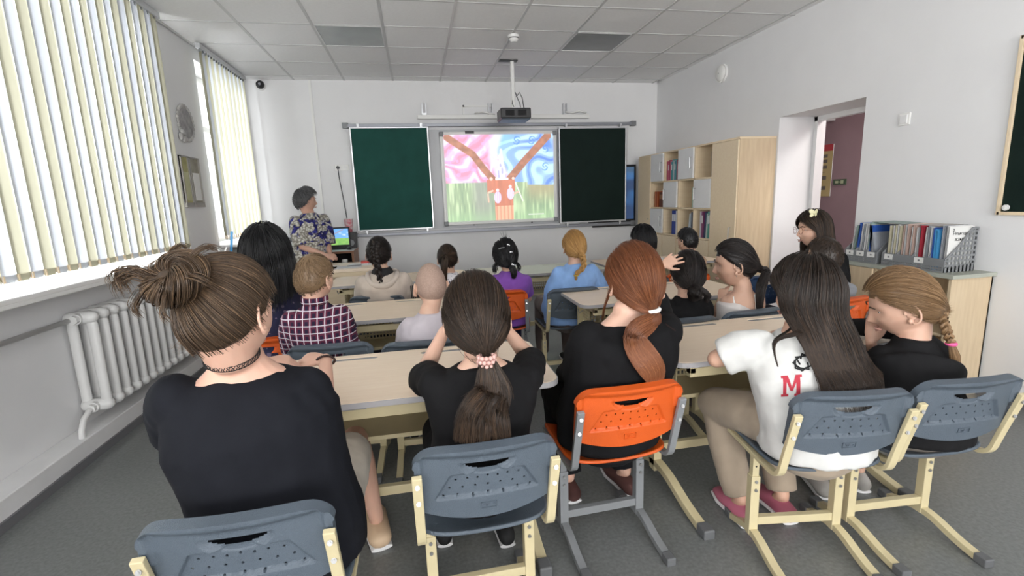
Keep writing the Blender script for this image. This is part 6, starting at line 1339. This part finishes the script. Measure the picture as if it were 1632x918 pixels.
# ---- 15 curly dark haired girl, hand on head
p = person('girl in a black lace blouse with dark wavy hair, left hand on her head', at(1094, 436, y=2.42), 1.0, 6, 6, 8, at(1064, 497, y=2.38), at(1124, 492, y=2.36), (1.31, 2.38, .52), .92, (.62, .38, .28), cloth('black_lace_blouse', (.010, .010, .011)), .90, cloth('dark_trousers', (.02, .02, .03)), elL=at(1040, 474, y=2.42), wrL=at(1055, 424, y=2.31),
    hL=dict(dirv=(.86, .05, .42), nrm=(-.25, -.80, .5), side=1, curl=(.12, .16, .2, .24), spread=.16, thumb=.9), shoe_m=M['black'], vox=.004, dec=.3, wr=.006, sleeve_r=1.15, hand_s=.86)
h = mkhair(p, H_DARK, 15); T = (-.0, -.108, -.075); h.cap(.014, tone=.25, rough=.004); P = h.to_tie(1050, T, 12, .018, end_r=.025, puff=.005)+h.rng.normal(0, .0022, (1050, 1, 3)); h.strands(h.w(P), .0016); tp = h.w(A(T))
tail(h, [tp+A(-.0, 0, .02), tp+A(.0, -.03, -.005), tp+A(-.02, -.03, -.03), tp+A(.03, -.025, -.04)], [.012, .030, .034, .016], 500, 14, .0015, wave=.008, uneven=.4)
tail(h, [tp+A(.02, 0, .01), tp+A(.05, -.02, -.02), tp+A(.07, -.02, -.05), tp+A(.06, -.02, -.075)], [.01, .018, .018, .008], 200, 12, .0014, wave=.008, uneven=.4); h.emit()
# ---- 16 girl with shoulder straps
p = person('girl in profile with a dark ponytail and white shoulder straps', at(1170, 420, y=2.42), 1.12, -62, 8, -2, at(1155, 494, y=2.42), at(1210, 489, y=2.36), (1.74, 2.42, .52), .90, (.60, .37, .27), cloth('white_camisole', (.66, .62, .60)), .0, cloth('dark_trousers', (.02, .02, .03)), elL=at(1143, 500, y=2.62), wrL=at(1148, 478, y=2.48),
    hL=dict(dirv=(.22, -.05, 1), nrm=(-.8, -.5, .1), side=1, curl=(.25, .5, .8, .9)), shoe_m=M['black'], vox=.0045, dec=.35, strap=True)
h = mkhair(p, H_DARK, 16); T = (.0, -.118, -.045); h.cap(.012, tone=.3); P = h.to_tie(1200, T, 13, .014, end_r=.012); h.strands(h.w(P), .0015); tp = h.w(A(T))
tail(h, [tp, tp+A(.02, -.02, -.01), np.array(at(1213, 458, y=2.30)), np.array(at(1210, 495, y=2.29))], [.010, .024, .032, .016], 600, 15, .0015, flat=.7, uneven=.3); h.emit()
wmesh('black_hair_tie', MB().tube([Vector(tp)+Vector((.016*math.cos(t), .003, .016*math.sin(t))) for t in np.linspace(0, 2*PI, 18)], .006, 8), M['black'], p, smooth=True)
wmesh('earring', MB().ell(tuple(p['head']+p['R']@Vector((-.084, .004, -.055))), (.0035,)*3, 8, 6), M['zinc'], p, smooth=True)
# ---- 17 girl with glasses
p = person('girl in profile with glasses and a pale butterfly clip, beside the doorway', at(1296, 365, y=2.86), 1.06, -78, 4, 0, at(1290, 440, y=2.90), at(1335, 445, y=2.78), (2.66, 2.84, .55), 1.05, (.62, .38, .28), cloth('black_top', (.012, .012, .013)), .8, cloth('dark_trousers', (.02, .02, .03)), shoe_m=M['black'], vox=.006, dec=.5)
h = mkhair(p, H_LONG, 17, True); h.cap(.013, tone=.35); flow_down(h, 1500, 18, .20, .018, .0016, crown=(.02, .1, .99), drape=[(0, 0, 0), (.01, -.01, 0)], keep_face=72, wave=.006, spread=.01, uneven=.3, tone=np.random.RandomState(2).beta(2, 1.8, 1500)); h.emit()
g_ = empty_part('glasses', p['root'])
def Hh(x, y, z): return tuple(p['head']+p['R']@(Vector((x, y, z))*p['hs'])-Vector(p['base']))
for q in (-1, 1):
    obj('lens_rim', MB().tube([Hh(q*.032+.021*math.cos(t), .100-.004*abs(math.cos(t)), .000+.021*math.sin(t)) for t in np.linspace(0, 2*PI, 24)], .0014, 6), mat('copper_wire', (.30, .12, .08), .3, metal=.8), g_, smooth=True)
    obj('temple_arm', MB().tube([Hh(q*.053, .097, .004), Hh(q*.072, .05, .004), Hh(q*.079, -.005, .002)], .0012, 6), mat('copper_wire', (.30, .12, .08), .3, metal=.8), g_, smooth=True)
obj('bridge', MB().tube([Hh(-.011, .102, .004), Hh(0, .106, .008), Hh(.011, .102, .004)], .0012, 6), M['zinc'], g_, smooth=True)
bf = empty_part('butterfly_clip', p['root']); cc_ = p['head']+p['R']@(Vector((-.062, .035, .105))*p['hs']); bmw = mat('pale_yellow_clip', (.72, .68, .42), .35)
for sx in (-1, 1):
    for sz, L_ in ((1, .030), (-1, .022)):
        o = obj('wing', MB().ell((0, 0, 0), (L_*.62, .0035, L_*.5), 12, 8), bmw, bf, smooth=True); o.location = Vector(lp(p, cc_))+Vector((sx*.017, -.004, sz*.012)); o.rotation_euler = (0, rad(-35*sx*sz), rad(20*sx))
obj('clip_body', MB().ell((0, 0, 0), (.004, .005, .02), 8, 8), bmw, bf, smooth=True, loc=lp(p, cc_+Vector((0, -.006, 0))))
# ---- 18 boy in grey shirt
p = person('boy with short dark brown hair in a grey shirt, before the girl with glasses', at(1313, 410, y=2.58), 1.06, -14, 4, 0, at(1298, 468, y=2.56), at(1352, 470, y=2.52), (2.38, 2.56, .52), .92, (.58, .36, .26), cloth('grey_shirt', (.22, .23, .25)), .45, cloth('dark_trousers', (.02, .02, .03)), shoe_m=M['black'], vox=.007, dec=.5)
h = mkhair(p, H_BROWN, 18); h.cap(.010, lift=.08, tone=.3); short_hair(h, 1500, L=.035, r=.0016, lift=.05, rise=.006); h.emit()
# ---- 19 teacher
def floral(name):
    m_ = cloth(name, (.5, .5, .5)); nt = m_.node_tree; L = nt.links.new; b = nt.nodes['Principled BSDF']; tc = nt.nodes.new('ShaderNodeTexCoord'); n = nt.nodes.new('ShaderNodeTexNoise'); n.inputs['Scale'].default_value = 9; n.inputs['Detail'].default_value = 2; n.inputs['Distortion'].default_value = 1.2; L(tc.outputs['Object'], n.inputs['Vector'])
    r = nt.nodes.new('ShaderNodeValToRGB'); r.color_ramp.interpolation = 'LINEAR'; e = r.color_ramp.elements; e[0].position = .43; e[0].color = (.035, .035, .24, 1); e[1].position = .47; e[1].color = (.58, .57, .52, 1)
    L(n.outputs['Fac'], r.inputs[0]); v = nt.nodes.new('ShaderNodeTexVoronoi'); v.inputs['Scale'].default_value = 42; L(tc.outputs['Object'], v.inputs['Vector']); r2 = nt.nodes.new('ShaderNodeValToRGB'); r2.color_ramp.elements[0].position = .30; r2.color_ramp.elements[0].color = (1, 1, 1, 1); r2.color_ramp.elements[1].position = .62; r2.color_ramp.elements[1].color = (.38, .36, .33, 1); L(v.outputs['Distance'], r2.inputs[0])
    m = nt.nodes.new('ShaderNodeMix'); m.data_type = 'RGBA'; m.blend_type = 'MULTIPLY'; m.inputs[0].default_value = 1; L(r.outputs[0], m.inputs[6]); L(r2.outputs[0], m.inputs[7]); L(m.outputs[2], b.inputs['Base Color']); return m_
flm = floral('blue_white_floral')
pv = at(497, 415, y=5.78); pv.z = .82
p = person('standing woman with short grey hair, clasped hands and a floral blouse', at(488, 320, y=5.75), 1.10, 66, 2, 0, at(472, 362, y=5.70), at(516, 358, y=5.85), (pv.x, pv.y, .80), 1.12, (.60, .36, .27), flm, .47, cloth('dark_skirt', (.03, .03, .06)), elL=at(482, 394, y=5.62), wrL=at(521, 407, y=5.60), elR=at(523, 392, y=5.80), wrR=at(526, 405, y=5.66),
    hL=dict(dirv=(.8, -.1, -.1), nrm=(-.1, -.6, .6), side=1, curl=(.5, .5, .5, .5)), hR=dict(dirv=(-.3, -.7, -.1), nrm=(.3, -.5, .6), side=-1, curl=(.6, .6, .6, .6)), stand=True, shoe_m=M['black'], vox=.0055, dec=.5, girth=1.28, wr=.004, sleeve_r=1.2)
h = mkhair(p, H_GREY, 19); h.cap(.020, tone=.4, lift=.05); short_hair(h, 1500, L=.07, r=.0022, lift=.03, t=.022, rise=.012, messy=.25, swirl=.3); h.emit()
wmesh('blouse_skirt', MB().tube([(pv.x, pv.y, .62), (pv.x, pv.y, .80), (pv.x, pv.y, .95)], [(.21, .17), (.20, .165), (.17, .14)], 28, up=p['lat']), flm, p, smooth=True)
